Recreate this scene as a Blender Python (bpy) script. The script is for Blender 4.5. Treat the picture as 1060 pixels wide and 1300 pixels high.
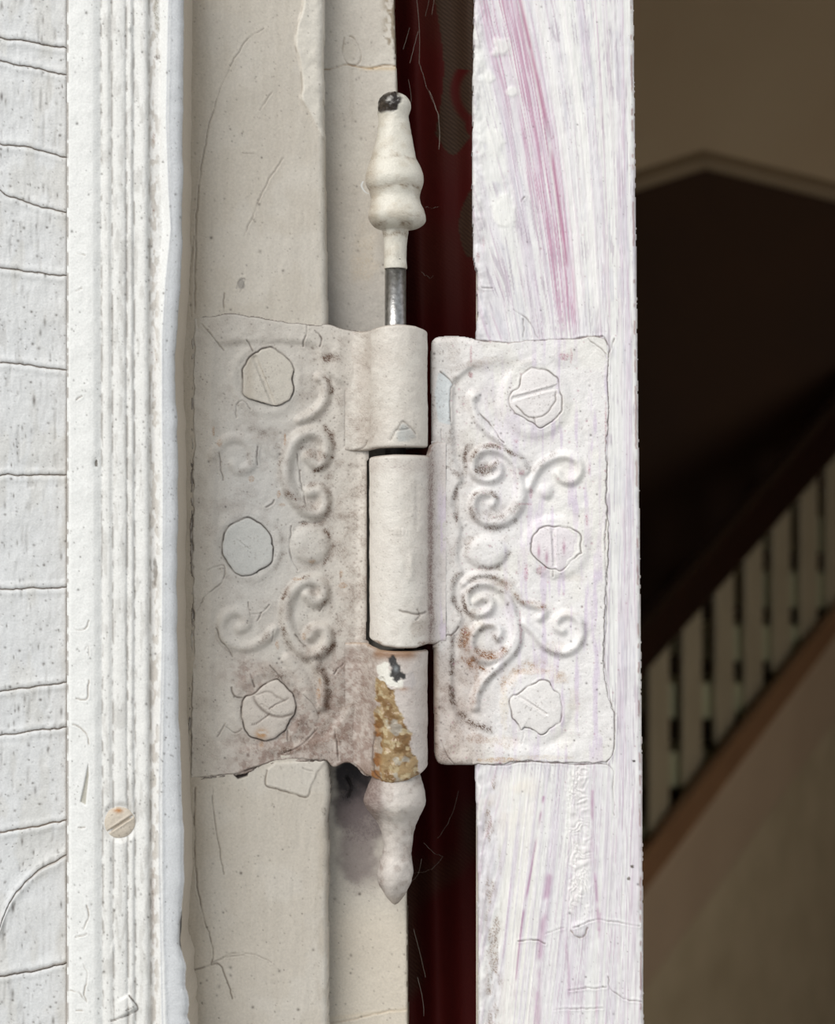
import bpy, math, random
import numpy as np
for o in list(bpy.data.objects): bpy.data.objects.remove(o, do_unlink=True)
scene = bpy.context.scene
C = scene.collection
# ------------------------------------------------------------------ camera
SC = 0.00018          # metres per photo pixel on the hinge plane
D = 0.40              # camera to hinge plane
FPX = D / SC
cam = bpy.data.cameras.new('camera'); camo = bpy.data.objects.new('camera', cam); C.objects.link(camo)
camo.location = (0, -D, 0); camo.rotation_euler = (math.pi/2, 0, 0)
cam.sensor_fit = 'VERTICAL'; cam.sensor_height = 24; cam.lens = FPX/1300*24
cam.clip_start = 0.01; cam.clip_end = 100
cam.dof.use_dof = True; cam.dof.focus_distance = D - 0.002
cam.dof.aperture_fstop = cam.lens/2.6
scene.camera = camo
# ------------------------------------------------------------------ light
world = bpy.data.worlds.new('overcast_sky'); scene.world = world; world.use_nodes = True
bg = world.node_tree.nodes['Background']
bg.inputs[0].default_value = (0.93, 0.97, 1.0, 1); bg.inputs[1].default_value = 0.52
sun = bpy.data.lights.new('hazy_sun', 'SUN'); suno = bpy.data.objects.new('hazy_sun', sun); C.objects.link(suno)
sun.energy = 2.65; sun.angle = math.radians(46); sun.color = (1.0, 0.965, 0.91)
from mathutils import Vector
SUN_FROM = Vector((-0.46, -0.72, 0.60))
suno.rotation_euler = SUN_FROM.to_track_quat('Z', 'Y').to_euler(); suno.location = (-1, -1.5, 1.5)
scene.view_settings.view_transform = 'Standard'; scene.view_settings.look = 'None'
scene.view_settings.gamma = 1; scene.view_settings.use_curve_mapping = False
scene.view_settings.exposure = 0.0
HALL = 52            # watts of the added fill lamp behind the unseen hall window

# ------------------------------------------------------------------ helpers
rng = np.random.default_rng(7)
def lin(c):
    c = np.asarray(c, float)/255.0
    return np.where(c <= 0.04045, c/12.92, ((c+0.055)/1.055)**2.4)
def P(px, py, Y):
    k = SC*(D+Y)/D
    return ((px-530)*k, Y, (650-py)*k)
def PD(px, py, d):                       # by distance from the camera
    return P(px, py, d-D)
def ss(a, b, x):
    t = np.clip((x-a)/(b-a), 0, 1); return t*t*(3-2*t)
def vnoise(x, y, seed=0):
    r = np.random.default_rng(seed); T = r.random((256, 256))
    xi = np.floor(x).astype(int); yi = np.floor(y).astype(int)
    fx = x-xi; fy = y-yi; fx = fx*fx*(3-2*fx); fy = fy*fy*(3-2*fy)
    a = T[yi & 255, xi & 255]; b = T[yi & 255, (xi+1) & 255]
    c = T[(yi+1) & 255, xi & 255]; d = T[(yi+1) & 255, (xi+1) & 255]
    return (a*(1-fx)+b*fx)*(1-fy)+(c*(1-fx)+d*fx)*fy
def fbm(x, y, s, seed=0, o=4):
    v = 0; a = 0.5
    for k in range(o):
        v = v+a*vnoise(x/s*2**k+17.3*k, y/s*2**k+5.1*k, seed+k); a *= 0.5
    return v/(1-0.5**o)                  # 0..1
def catmull(pts, n=8, closed=False):
    p = np.array(pts, float)
    if closed: p = np.vstack([p[-1], p, p[0], p[1]])
    else: p = np.vstack([2*p[0]-p[1], p, 2*p[-1]-p[-2]])
    out = []
    for i in range(1, len(p)-2):
        t = np.linspace(0, 1, n, endpoint=False)[:, None]
        out.append(0.5*((2*p[i])+(-p[i-1]+p[i+1])*t+(2*p[i-1]-5*p[i]+4*p[i+1]-p[i+2])*t**2+(-p[i-1]+3*p[i]-3*p[i+1]+p[i+2])*t**3))
    out.append(p[-2][None]); return np.vstack(out)
def jag(pts, amp=1.2, step=5, seed=0):
    """a wandering crack line through the given points"""
    r = np.random.default_rng(seed); p = np.array(pts, float)
    if len(p) < 60 and len(p) > 2: p = catmull(p, 6)
    seg = np.hypot(*np.diff(p, axis=0).T); L = np.concatenate([[0], np.cumsum(seg)]); n = max(2, int(L[-1]/2.2))
    t = np.linspace(0, L[-1], n+1); q = np.stack([np.interp(t, L, p[:, 0]), np.interp(t, L, p[:, 1])], -1)
    def nz(sc): k = int(L[-1]/sc)+3; return np.stack([np.interp(t/sc, np.arange(k), r.normal(0, 1, k)) for _ in (0, 1)], -1)
    w = nz(11)*0.9+nz(5)*0.6+nz(2.5)*0.3; end = np.minimum(1, np.minimum(t, L[-1]-t)/4)[:, None]
    return q+w*amp*0.75*end
class Grid:
    """regular sheet sampled in photo pixels on its own plane; h = relief towards the viewer in pixels"""
    def __init__(s, x0, x1, y0, y1, dx=1.0, dy=None):
        dy = dy or dx
        s.xs = np.arange(x0, x1+dx*0.5, dx); s.ys = np.arange(y0, y1+dy*0.5, dy)
        s.X, s.Y = np.meshgrid(s.xs, s.ys); s.h = np.zeros_like(s.X)
        s.col = np.ones(s.X.shape+(3,)); s.rough = np.full(s.X.shape, 0.5); s.dx, s.dy = dx, dy
        s.mask = np.ones(s.X.shape, bool)
    def dist(s, pts, R=30):
        d = np.full(s.X.shape, 1e3); p = np.asarray(pts, float)
        if hasattr(s, 'warp'): R = R+18
        for a, b in zip(p[:-1], p[1:]):
            i0 = np.searchsorted(s.ys, min(a[1], b[1])-R); i1 = np.searchsorted(s.ys, max(a[1], b[1])+R)
            j0 = np.searchsorted(s.xs, min(a[0], b[0])-R); j1 = np.searchsorted(s.xs, max(a[0], b[0])+R)
            if i0 >= i1 or j0 >= j1: continue
            x = s.X[i0:i1, j0:j1]-a[0]; y = s.Y[i0:i1, j0:j1]-a[1]; v = b-a; L = max(1e-9, v@v)
            t = np.clip((x*v[0]+y*v[1])/L, 0, 1)
            d[i0:i1, j0:j1] = np.minimum(d[i0:i1, j0:j1], np.hypot(x-t*v[0], y-t*v[1]))
        return d
    def inside(s, poly):
        p = np.asarray(poly, float); r = np.zeros(s.X.shape, bool)
        for a, b in zip(p, np.roll(p, -1, 0)):
            if a[1] == b[1]: continue
            c = ((a[1] > s.Y) != (b[1] > s.Y)) & (s.X < (b[0]-a[0])*(s.Y-a[1])/(b[1]-a[1])+a[0]); r ^= c
        return r
    def sdf(s, poly, R=40):              # >0 inside
        p = np.asarray(poly, float); d = np.minimum(s.dist(np.vstack([p, p[:1]]), R), R)
        return np.where(s.inside(p), d, -d)
    def ridge(s, pts, w, h, smooth=True, taper=False):
        q = catmull(pts) if smooth else np.asarray(pts, float)
        d = s.dist(q, w*1.6)
        s.h = np.maximum(s.h, s.base+h*np.clip(1-(d/w)**2, 0, 1)**0.8) if hasattr(s, 'base') else s.h+h*np.clip(1-(d/w)**2, 0, 1)
    def mix(s, m, c):
        m = np.clip(m, 0, 1)[..., None]; s.col = s.col*(1-m)+lin(c)*m
    def crack(s, pts, w=0.9, depth=2.0, c=(60, 45, 36), amp=1.2, step=5, seed=0, a=0.9, lip=0.3):
        d = s.dist(jag(pts, amp, step, seed), 8); w = max(0.62, w*0.8)
        v = 0.45+0.75*ss(0.3, 0.65, fbm(s.X, s.Y, 11, seed+3000, 2)); w = w*(0.75+0.4*v)
        m = np.exp(-(d/w)**2)*np.clip(v, 0, 1); s.h = s.h-depth*0.7*m+lip*v*np.exp(-((d-2.2)/1.4)**2); s.mix(a*m, c)
    def stip(s, m, c, seed=0):
        m = np.clip(m, 0, 1); r = np.random.default_rng(seed).random(s.X.shape); f = fbm(s.X, s.Y, 3.2, seed, 2)
        s.mix(m*0.38+0.62*m*np.clip((r*0.85+f*0.5 < 0.2+0.45*m), 0, 1), c)
    def dustline(s, pts, w, a, c=(112, 90, 76), seed=0):  # stippled line for dirt mixed with painted shade
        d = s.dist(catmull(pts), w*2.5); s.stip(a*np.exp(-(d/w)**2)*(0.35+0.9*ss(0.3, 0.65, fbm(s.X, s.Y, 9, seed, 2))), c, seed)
    def relax(s, sig):
        k = np.exp(-0.5*(np.arange(-int(3*sig), int(3*sig)+1)/sig)**2); k /= k.sum(); n = len(k)//2
        for ax in (0, 1):
            q = np.pad(s.h, [(n, n) if b == ax else (0, 0) for b in (0, 1)], mode='edge'); o = np.zeros_like(s.h); L = s.h.shape[ax]
            for i_, w in enumerate(k): o += w*(q[i_:i_+L] if ax == 0 else q[:, i_:i_+L])
            s.h = o
    def specks(s, n, seed, c=(52, 44, 38), r=(0.45, 1.3), w=None, a=0.85):
        g = np.random.default_rng(seed)
        for k in range(n):
            x = g.uniform(s.xs[0], s.xs[-1]); y = g.uniform(s.ys[0], s.ys[-1]); rr = r[0]+(r[1]-r[0])*g.random()**3
            if w is not None and g.random() > w(x, y): continue
            i = int((y-s.ys[0])/s.dy); j = int((x-s.xs[0])/s.dx); q = int(3/min(s.dx, 1.))+1
            if hasattr(s, 'warp'): q += 4; j = int((x-85)/((226-85)/s.X.shape[1]))
            i0, i1, j0, j1 = max(0, i-q), i+q+1, max(0, j-q), j+q+1
            m = np.exp(-(((s.X[i0:i1, j0:j1]-x)**2+(s.Y[i0:i1, j0:j1]-y)**2)/(rr*rr)))*a*g.uniform(0.4, 1)
            s.col[i0:i1, j0:j1] = s.col[i0:i1, j0:j1]*(1-m[..., None])+lin(c)*m[..., None]
            s.h[i0:i1, j0:j1] -= m*0.5
    def blot(s, x, y, rx, ry, c, a=0.8, seed=0, n=5, grain=None):
        e = ((s.X-x)/rx)**2+((s.Y-y)/ry)**2
        f = fbm(s.X, s.Y, n, seed, 3)
        m = ss(0.0, 1.0, 1.25-e+(f-0.5)*1.6)
        if grain: s.stip(a*m*(0.55+0.5*grain), c, seed)
        else: s.mix(a*m, c)
def link(me, name, mat, parent=None):
    o = bpy.data.objects.new(name, me); C.objects.link(o)
    if mat: me.materials.append(mat)
    if parent is not None: o.parent = parent; o.matrix_parent_inverse = parent.matrix_world.inverted() if False else o.matrix_parent_inverse
    return o
def raw_mesh(name, V, Q, col=None, flat_from=None):
    me = bpy.data.meshes.new(name); V = np.asarray(V, np.float32); Q = np.asarray(Q, np.int32)
    me.vertices.add(len(V)); me.vertices.foreach_set('co', V.ravel())
    me.loops.add(Q.size); me.loops.foreach_set('vertex_index', Q.ravel())
    me.polygons.add(len(Q)); me.polygons.foreach_set('loop_start', np.arange(0, Q.size, 4, dtype=np.int32))
    me.polygons.foreach_set('loop_total', np.full(len(Q), 4, np.int32))
    me.polygons.foreach_set('use_smooth', np.ones(len(Q), bool))
    me.update(calc_edges=True)
    if col is not None:
        at = me.attributes.new('Col', 'FLOAT_COLOR', 'POINT'); at.data.foreach_set('color', np.asarray(col, np.float32).ravel())
    me.validate(); return me
def sheet(name, X, Y, Z, col, rough, mat, parent=None, mask=None, skirt=0.0, skdir=(0, 1, 0), skcol=None):
    ny, nx = X.shape
    V = np.stack([X, Y, Z], -1).reshape(-1, 3); CC = np.concatenate([col, rough[..., None]], -1).reshape(-1, 4)
    I = np.arange(ny*nx).reshape(ny, nx)
    Q = np.stack([I[:-1, :-1], I[1:, :-1], I[1:, 1:], I[:-1, 1:]], -1).reshape(-1, 4)
    if mask is not None:
        mk = mask.reshape(-1); Q = Q[mk[Q].all(1)]
    if skirt:
        E = np.concatenate([Q[:, [0, 1]], Q[:, [1, 2]], Q[:, [2, 3]], Q[:, [3, 0]]])
        N = ny*nx; key = E[:, 0].astype(np.int64)*N+E[:, 1]; rk = E[:, 1].astype(np.int64)*N+E[:, 0]
        B = E[~np.isin(key, rk)]
        a, b = V[B[:, 0]], V[B[:, 1]]; off = np.array(skdir)*skirt
        n0 = len(V); m = len(B)
        V = np.concatenate([V, b, a, a+off, b+off]); CC = np.concatenate([CC, CC[B[:, 1]], CC[B[:, 0]], CC[B[:, 0]], CC[B[:, 1]]])
        if skcol is not None: CC[n0:, :3] = lin(skcol)
        k = np.arange(m)
        Q = np.concatenate([Q, np.stack([n0+k, n0+m+k, n0+2*m+k, n0+3*m+k], -1)])
    u = np.unique(Q); remap = np.full(len(V), -1); remap[u] = np.arange(len(u))
    return link(raw_mesh(name, V[u], remap[Q], CC[u]), name, mat, parent)
def grid_obj(name, g, Y0, mat, parent=None, skirt=0.004, skcol=None):
    Yw = Y0 - g.h*SC
    X, Y, Z = P(g.X, g.Y, Yw)
    return sheet(name, X, Y, Z, g.col, g.rough, mat, parent, g.mask, skirt, skcol=skcol)
def box(name, lo, hi, mat, parent=None, bevel=0.0):
    x0, y0, z0 = lo; x1, y1, z1 = hi
    me = bpy.data.meshes.new(name)
    me.from_pydata([(x0,y0,z0),(x1,y0,z0),(x1,y1,z0),(x0,y1,z0),(x0,y0,z1),(x1,y0,z1),(x1,y1,z1),(x0,y1,z1)], [],
                   [(0,3,2,1),(4,5,6,7),(0,1,5,4),(1,2,6,5),(2,3,7,6),(3,0,4,7)]); me.update()
    o = link(me, name, mat, parent)
    if bevel:
        b = o.modifiers.new('bevel', 'BEVEL'); b.width = bevel; b.segments = 2
    return o
def prism(name, pts, vec, mat, parent=None, bevel=0):  # polygon pts (3D) extruded along vec
    n = len(pts); me = bpy.data.meshes.new(name)
    V = [tuple(p) for p in pts]+[tuple(np.add(p, vec)) for p in pts]
    F = [tuple(range(n))[::-1], tuple(range(n, 2*n))]+[(i, (i+1) % n, n+(i+1) % n, n+i) for i in range(n)]
    me.from_pydata(V, [], F); me.update()
    import bmesh
    bm = bmesh.new(); bm.from_mesh(me); bmesh.ops.recalc_face_normals(bm, faces=bm.faces); bm.to_mesh(me); bm.free()
    o = link(me, name, mat, parent)
    if bevel:
        b = o.modifiers.new('bevel', 'BEVEL'); b.width = bevel; b.segments = 3
    return o
def tag(o, label=None, cat=None, kind=None, group=None):
    for k, v in (('label', label), ('category', cat), ('kind', kind), ('group', group)):
        if v: o[k] = v
    return o
# ------------------------------------------------------------------ materials
def paint(name, bump=0.15, scale=2600, spec=0.4, stretch=(1, 1, 1), metallic=0.0):
    m = bpy.data.materials.new(name); m.use_nodes = True; n = m.node_tree.nodes; l = m.node_tree.links
    b = n['Principled BSDF']; a = n.new('ShaderNodeAttribute'); a.attribute_name = 'Col'
    tc = n.new('ShaderNodeTexCoord'); mp = n.new('ShaderNodeMapping'); mp.inputs['Scale'].default_value = stretch
    l.new(tc.outputs['Object'], mp.inputs['Vector'])
    nz = n.new('ShaderNodeTexNoise'); nz.inputs['Scale'].default_value = scale; nz.inputs['Detail'].default_value = 4
    l.new(mp.outputs['Vector'], nz.inputs['Vector'])
    mr = n.new('ShaderNodeMapRange'); mr.inputs['From Min'].default_value = 0.25; mr.inputs['From Max'].default_value = 0.75
    mr.inputs['To Min'].default_value = 0.9; mr.inputs['To Max'].default_value = 1.06
    l.new(nz.outputs['Fac'], mr.inputs['Value'])
    mx = n.new('ShaderNodeMix'); mx.data_type = 'RGBA'; mx.blend_type = 'MULTIPLY'; mx.inputs['Factor'].default_value = 1
    l.new(a.outputs['Color'], mx.inputs['A']); l.new(mr.outputs['Result'], mx.inputs['B'])
    l.new(mx.outputs['Result'], b.inputs['Base Color']); l.new(a.outputs['Alpha'], b.inputs['Roughness'])
    bp = n.new('ShaderNodeBump'); bp.inputs['Strength'].default_value = bump; bp.inputs['Distance'].default_value = 0.0004
    l.new(nz.outputs['Fac'], bp.inputs['Height']); l.new(bp.outputs['Normal'], b.inputs['Normal'])
    b.inputs['Specular IOR Level'].default_value = spec; b.inputs['Metallic'].default_value = metallic
    return m
def plain(name, c, c2=None, rough=0.6, scale=8, metallic=0.0, bump=0.1):
    m = bpy.data.materials.new(name); m.use_nodes = True; n = m.node_tree.nodes; l = m.node_tree.links
    b = n['Principled BSDF']; b.inputs['Roughness'].default_value = rough; b.inputs['Metallic'].default_value = metallic
    tc = n.new('ShaderNodeTexCoord'); nz = n.new('ShaderNodeTexNoise'); nz.inputs['Scale'].default_value = scale; nz.inputs['Detail'].default_value = 5
    l.new(tc.outputs['Object'], nz.inputs['Vector'])
    cr = n.new('ShaderNodeValToRGB'); cr.color_ramp.elements[0].position = 0.3; cr.color_ramp.elements[1].position = 0.7
    cr.color_ramp.elements[0].color = (*lin(c), 1); cr.color_ramp.elements[1].color = (*lin(c2 or c), 1)
    l.new(nz.outputs['Fac'], cr.inputs['Fac']); l.new(cr.outputs['Color'], b.inputs['Base Color'])
    bp = n.new('ShaderNodeBump'); bp.inputs['Strength'].default_value = bump; bp.inputs['Distance'].default_value = 0.002
    l.new(nz.outputs['Fac'], bp.inputs['Height']); l.new(bp.outputs['Normal'], b.inputs['Normal'])
    return m
M_white = paint('cracked_white_paint', 0.2, 2200)
M_cream = paint('aged_cream_paint', 0.16, 1800, 0.35)
M_hinge = paint('hinge_paint', 0.22, 2600, 0.4)
M_door = paint('brushed_pink_white_paint', 0.2, 1800, 0.35, (1, 1, 0.12))
M_gloss = paint('worn_knuckle_paint', 0.25, 2400, 0.5)
M_steel = plain('bare_steel', (196, 196, 196), (150, 148, 146), 0.3, 900, 1.0, 0.05)
M_wood = plain('weathered_board_wood', (128, 110, 94), (104, 88, 74), 0.8, 400)
M_ext = plain('exterior_white_paint', (212, 212, 210), (200, 201, 199), 0.55, 30)
M_jambbody = plain('jamb_body_paint', (196, 189, 178), (186, 178, 166), 0.55, 60)
M_wall = plain('dark_brown_wall', (58, 34, 13), (48, 27, 10), 0.85, 2)
M_ceil = plain('old_ceiling_plaster', (188, 170, 142), (180, 160, 132), 0.8, 2)
M_stairwall = plain('stair_wall_plaster', (186, 172, 146), (170, 156, 130), 0.8, 7)
M_baluster = plain('baluster_paint', (168, 158, 136), (160, 150, 128), 0.5, 6)
M_stringer = plain('stringer_paint', (180, 160, 138), (172, 152, 130), 0.6, 4)
M_mould = plain('old_moulding_paint', (148, 130, 104), (138, 120, 96), 0.7, 3)
M_shoe = plain('shoe_rail_wood', (140, 106, 78), (128, 96, 70), 0.5, 8)
M_rail = plain('dark_handrail_wood', (34, 14, 8), (26, 10, 6), 0.35, 12)
M_tread = plain('back_stair_paint', (176, 178, 150), (166, 168, 140), 0.6, 5)
M_floor = plain('hall_floorboards', (96, 70, 46), (80, 58, 38), 0.5, 10)
M_porch = plain('porch_boards', (150, 148, 142), (136, 134, 128), 0.7, 12)
M_web = plain('cobweb_silk', (205, 198, 188), (190, 184, 176), 0.6, 200)

# ------------------------------------------------------------------ the hall behind
ZF = -1.72
tag(box('floor', (-1.6, 0.10, ZF-0.1), (3.0, 7.4, ZF), M_floor), 'brown hall floor inside the doorway', kind='structure')
tag(box('porch_floor', (-3, -4.0, ZF-0.15), (3, 0.10, ZF-0.02), M_porch), 'grey porch boards outside the door', kind='structure')
FARD = 6.0; FY = FARD-D
def far(px, py): return Vector(PD(px, py, FARD))
apex, le, re = far(895, 215), far(817, 240), far(1060, 256)
sl = (apex.z-le.z)/(apex.x-le.x); sr = (apex.z-re.z)/(re.x-apex.x)
XL, XR = -1.6, 3.0
zl = apex.z-sl*(apex.x-XL); zr = apex.z-sr*(XR-apex.x)
tag(box('wall_back', (XL, FY+0.03, ZF), (XR, FY+0.13, 1.95), M_ceil), 'dim beige plaster wall at the back of the hall', kind='structure')
tag(prism('wall_panelling', [(XL, FY, ZF), (XR, FY, ZF), (XR, FY, zr), (apex.x, FY, apex.z), (XL, FY, zl)], (0, 0.03, 0), M_wall), 'dark brown panelling with a shallow gabled top behind the stairs', kind='structure')
tag(box('wall_left', (XL-0.1, 0.12, ZF), (XL, FY+0.13, 1.95), M_wall), 'dark hall wall behind the hinge jamb', kind='structure')
tag(box('wall_right', (XR, 0.12, ZF), (XR+0.1, FY+0.13, 1.95), M_stairwall), 'pale hall wall outside the view', kind='structure')
tag(box('ceiling', (XL, 0.12, 1.9), (XR, FY+0.13, 2.0), M_ceil), 'dim beige hall ceiling', kind='structure')
def cornice(name, A, B, lab):
    q = [A+Vector((0, 0.03, 0)), A+Vector((0, -0.012, 0.0)), A+Vector((0, -0.014, 0.035)), A+Vector((0, 0.008, 0.06)), A+Vector((0, 0.03, 0.075))]
    return tag(prism(name, q, B-A, M_mould, bevel=0.004), lab, kind='structure')
cornice('trim_4', Vector((XL, FY, zl)), apex, 'beige moulding along the left slope of the dark panelling')
cornice('trim_5', apex, Vector((XR, FY, zr)), 'beige moulding along the right slope of the dark panelling')
# front wall round the doorway
tag(box('wall_front', (-1.7, -0.010, ZF), (-0.1270, 0.12, 1.95), M_ext), 'white painted outside wall left of the casing', kind='structure')
wf = bpy.data.objects['wall_front']; WX0, WX1, WZ0, WZ1 = 1.2, 2.4, -0.6, 0.5
for lo, hi in (((0.78, 0, ZF), (WX0, .12, 1.7)), ((WX1, 0, ZF), (3.1, .12, 1.7)), ((WX0, 0, ZF), (WX1, .12, WZ0)), ((WX0, 0, WZ1), (WX1, .12, 1.7))): box('wall_panel', lo, hi, M_ext, wf)
win = tag(box('added_window_1', (WX0, 0.03, WZ0), (WX0+.06, 0.08, WZ1), M_ext), 'added white framed window outside the view, put in to brighten the hall', kind='structure')  # made-up window, unseen, put in so fill light reaches the hall
for lo, hi in (((WX1-.06, .03, WZ0), (WX1, .08, WZ1)), ((WX0, .03, WZ0), (WX1, .08, WZ0+.06)), ((WX0, .03, WZ1-.06), (WX1, .08, WZ1)), ((WX0, .04, -.07), (WX1, .07, -.03)), ((1.78, .04, WZ0), (1.82, .07, WZ1))): box('added_glazing_bar', lo, hi, M_ext, win)
wl_ = bpy.data.lights.new('added_hall_fill', 'AREA'); wl_.shape = 'RECTANGLE'; wl_.size = WX1-WX0; wl_.size_y = WZ1-WZ0; wl_.energy = HALL; wl_.color = (1, .95, .87)  # added area lamp outside the made-up window, brightens the hall
wo_ = bpy.data.objects.new('added_hall_fill', wl_); C.objects.link(wo_); wo_.location = ((WX0+WX1)/2, -0.05, (WZ0+WZ1)/2); wo_.rotation_euler = (math.pi/2, 0, 0)

box('header_panel', (-0.1105, 0.02, 0.42), (0.78, 0.12, 1.95), M_ext, bpy.data.objects['wall_front'])
# ------------------------------------------------------------------ staircase
def sd(x): return 4.4+(x-820)/240*1.2          # the flight recedes to the right
def S(px, py, dd=0.0): return Vector(PD(px, py, sd(px)+dd))
stair = bpy.data.objects.new('staircase', None); C.objects.link(stair); stair.location = PD(930, 1300, sd(930))
tag(stair, 'dim staircase with white balusters and dark handrail behind the open door', 'staircase')
bpy.context.view_layer.update()
def inv(o):
    o.matrix_parent_inverse = o.parent.matrix_world.inverted(); return o
DEP = Vector((-0.35, 1, 0)).normalized()
def band(name, x0, x1, top0, bot0, top1, bot1, thick, mat, dd=0.0, bev=0.01):
    return inv(prism(name, [S(x0, top0, dd), S(x1, top1, dd), S(x1, bot1, dd), S(x0, bot0, dd)], DEP*thick, mat, stair, bev))
def ln(x, xa, ya, xb, yb): return ya+(x-xa)*(yb-ya)/(xb-xa)
x0, x1 = 740, 1140
rl = lambda x: ln(x, 817, 862, 1060, 585); rt = lambda x: ln(x, 817, 799, 1060, 516)
band('handrail', x0, x1, rt(x0), rl(x0), rt(x1), rl(x1), 0.09, M_rail, -0.03, 0.02)
st = lambda x: ln(x, 817, 1138, 1060, 812); sb = lambda x: ln(x, 817, 1262, 1060, 918)
sh = lambda x: ln(x, 817, 1090, 1060, 778)
band('stringer', x0, x1, st(x0), sb(x0), st(x1), sb(x1), 0.06, M_stringer, -0.02, 0.008)
band('shoe_rail', x0, x1, sh(x0), st(x0)+4, sh(x1), st(x1)+4, 0.05, M_shoe, 0.0, 0.006)
inv(prism('stair_wall', [S(x0, sb(x0)-20), S(x1, sb(x1)-20), Vector((S(x1, 0).x, S(x1, 0).y, ZF)), Vector((S(x0, 0).x, S(x0, 0).y, ZF))], DEP*0.05, M_stairwall, stair))
bx = [757, 797, 838, 880, 921, 958, 993, 1028, 1061, 1093]
for i, x in enumerate(bx):
    w = 11.8*4.75/sd(x)
    q = [S(x-w, rl(x-w)-14), S(x+w, rl(x+w)-14), S(x+w, sh(x+w)-30), S(x+w*0.8, sh(x)+6), S(x-w*0.8, sh(x)+6), S(x-w, sh(x-w)-30)]
    inv(prism('baluster', q, DEP*0.035, M_baluster, stair, 0.006))
# back flight with open risers seen between the balusters
for yc, xa in ((645, 1052), (680, 1012), (750, 955), (818, 900), (891, 850), (978, 815), (1075, 790)):
    xe = min(1150, xa+230)
    inv(prism('stair_tread', [S(xa, yc-24, .12), S(xe, yc-24, .12), S(xe, yc+22, .12), S(xa, yc+22, .12)], DEP*0.25, M_tread, stair, 0.008))

# ------------------------------------------------------------------ curtain in the gap
g = Grid(455, 603, -70, 1370, 1.0, 1.3)
cx = np.linspace(-0.045, 0.0170, g.X.shape[1]); cz = np.linspace(0.16, -0.16, g.X.shape[0])
CX, CZ = np.meshgrid(cx, cz)
fold = 0.0030*np.sin(CX*260+1.0+0.8*np.sin(CZ*9))+0.0012*np.sin(CX*610+CZ*14)
tw = 0.5+0.5*np.sin((CX*0.8+CZ)*2*np.pi/0.0011)
g.col[:] = lin((80, 62, 50)); m = ss(0.3, 0.8, tw)[..., None]; g.col = g.col*(1-m)+lin((108, 84, 68))*m
u = CX*1000; v = CZ*1000
mot = fbm(u+300, v+900, 24, 40, 2)
ring = np.abs(np.hypot(u-19, v-112)-9)
red = np.where((v > 98+3*np.sin(u*.5)) & (u > 5.5+1.5*np.sin(v*.12)), 0.0, 1.0)
red = np.maximum(red, np.exp(-(ring/1.4)**4)*(v < 118)); red = np.maximum(red, ss(3.5, 3, np.hypot(u-16, v-103)))
red = np.where((u > 11+((v-76)/6)**2*1.2) & (v > 68) & (v < 86), 0.1, red)
red = red*(0.75+0.25*ss(.35, .6, mot)); red = np.where(v < -60, red*(.45+.55*ss(.4, .55, mot)), red)
g.mix(red*0.96, (106, 28, 27))
curt = sheet('curtain', CX, 0.064-fold, CZ, g.col, np.full(CX.shape, 0.6), paint('curtain_fabric', 0.35, 3000, 0.25), None, None, 0.001)
tag(curt, 'dark red and brown patterned twill curtain in the gap beside the door', 'curtain')
# the curtain goes on above and below with the same folds
for za, zb in ((0.42, 0.16), (-0.16, ZF+0.02)):
    zz = np.linspace(za, zb, 40); XX, ZZ = np.meshgrid(cx[::4], zz)
    ff = 0.0030*np.sin(XX*260+1.0+0.8*np.sin(ZZ*9))+0.0012*np.sin(XX*610+ZZ*14)
    cc = np.ones(XX.shape+(3,))*lin((104, 28, 27))
    sheet('curtain_length', XX, 0.064-ff, ZZ, cc, np.full(XX.shape, 0.6), curt.data.materials[0], curt, None, 0.001)

# ------------------------------------------------------------------ siding: board with cracked paint plates
board = box('wall_siding', (-0.1268, -0.0165, ZF), ((84-530)*SC*0.9575, 0.05, 1.7), M_wood)
tag(board, 'white weathered board left of the fluted casing, its paint split by crosswise cracks', kind='structure')
CR = [[(-34, -40), (85, -30)], [(-34, 45), (0, 48), (40, 54), (85, 62)], [(-34, 70), (0, 77), (40, 86), (85, 95)], [(-34, 176), (0, 183), (40, 188), (85, 200)],
      [(-34, 215), (0, 241), (15, 250), (45, 260), (85, 270)], [(-34, 339), (0, 341), (40, 346), (85, 350)], [(-34, 459), (0, 460), (45, 465), (85, 470)],
      [(-34, 603), (85, 603)], [(-34, 750), (0, 749), (85, 745)], [(-34, 880), (0, 877), (40, 872), (85, 866)], [(-34, 938), (0, 934), (45, 928), (85, 923)],
      [(-34, 1062), (0, 1057), (45, 1050), (85, 1041)], [(-34, 1252), (-5, 1190), (10, 1150), (28, 1125), (50, 1105), (85, 1085)],
      [(-34, 1300), (0, 1240), (40, 1233), (85, 1222)], [(-34, 1345), (85, 1340)]]
CR[13] = [(-34, 1258), (-5, 1241), (40, 1233), (85, 1222)]
TRIM_L = 85.5
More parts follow.
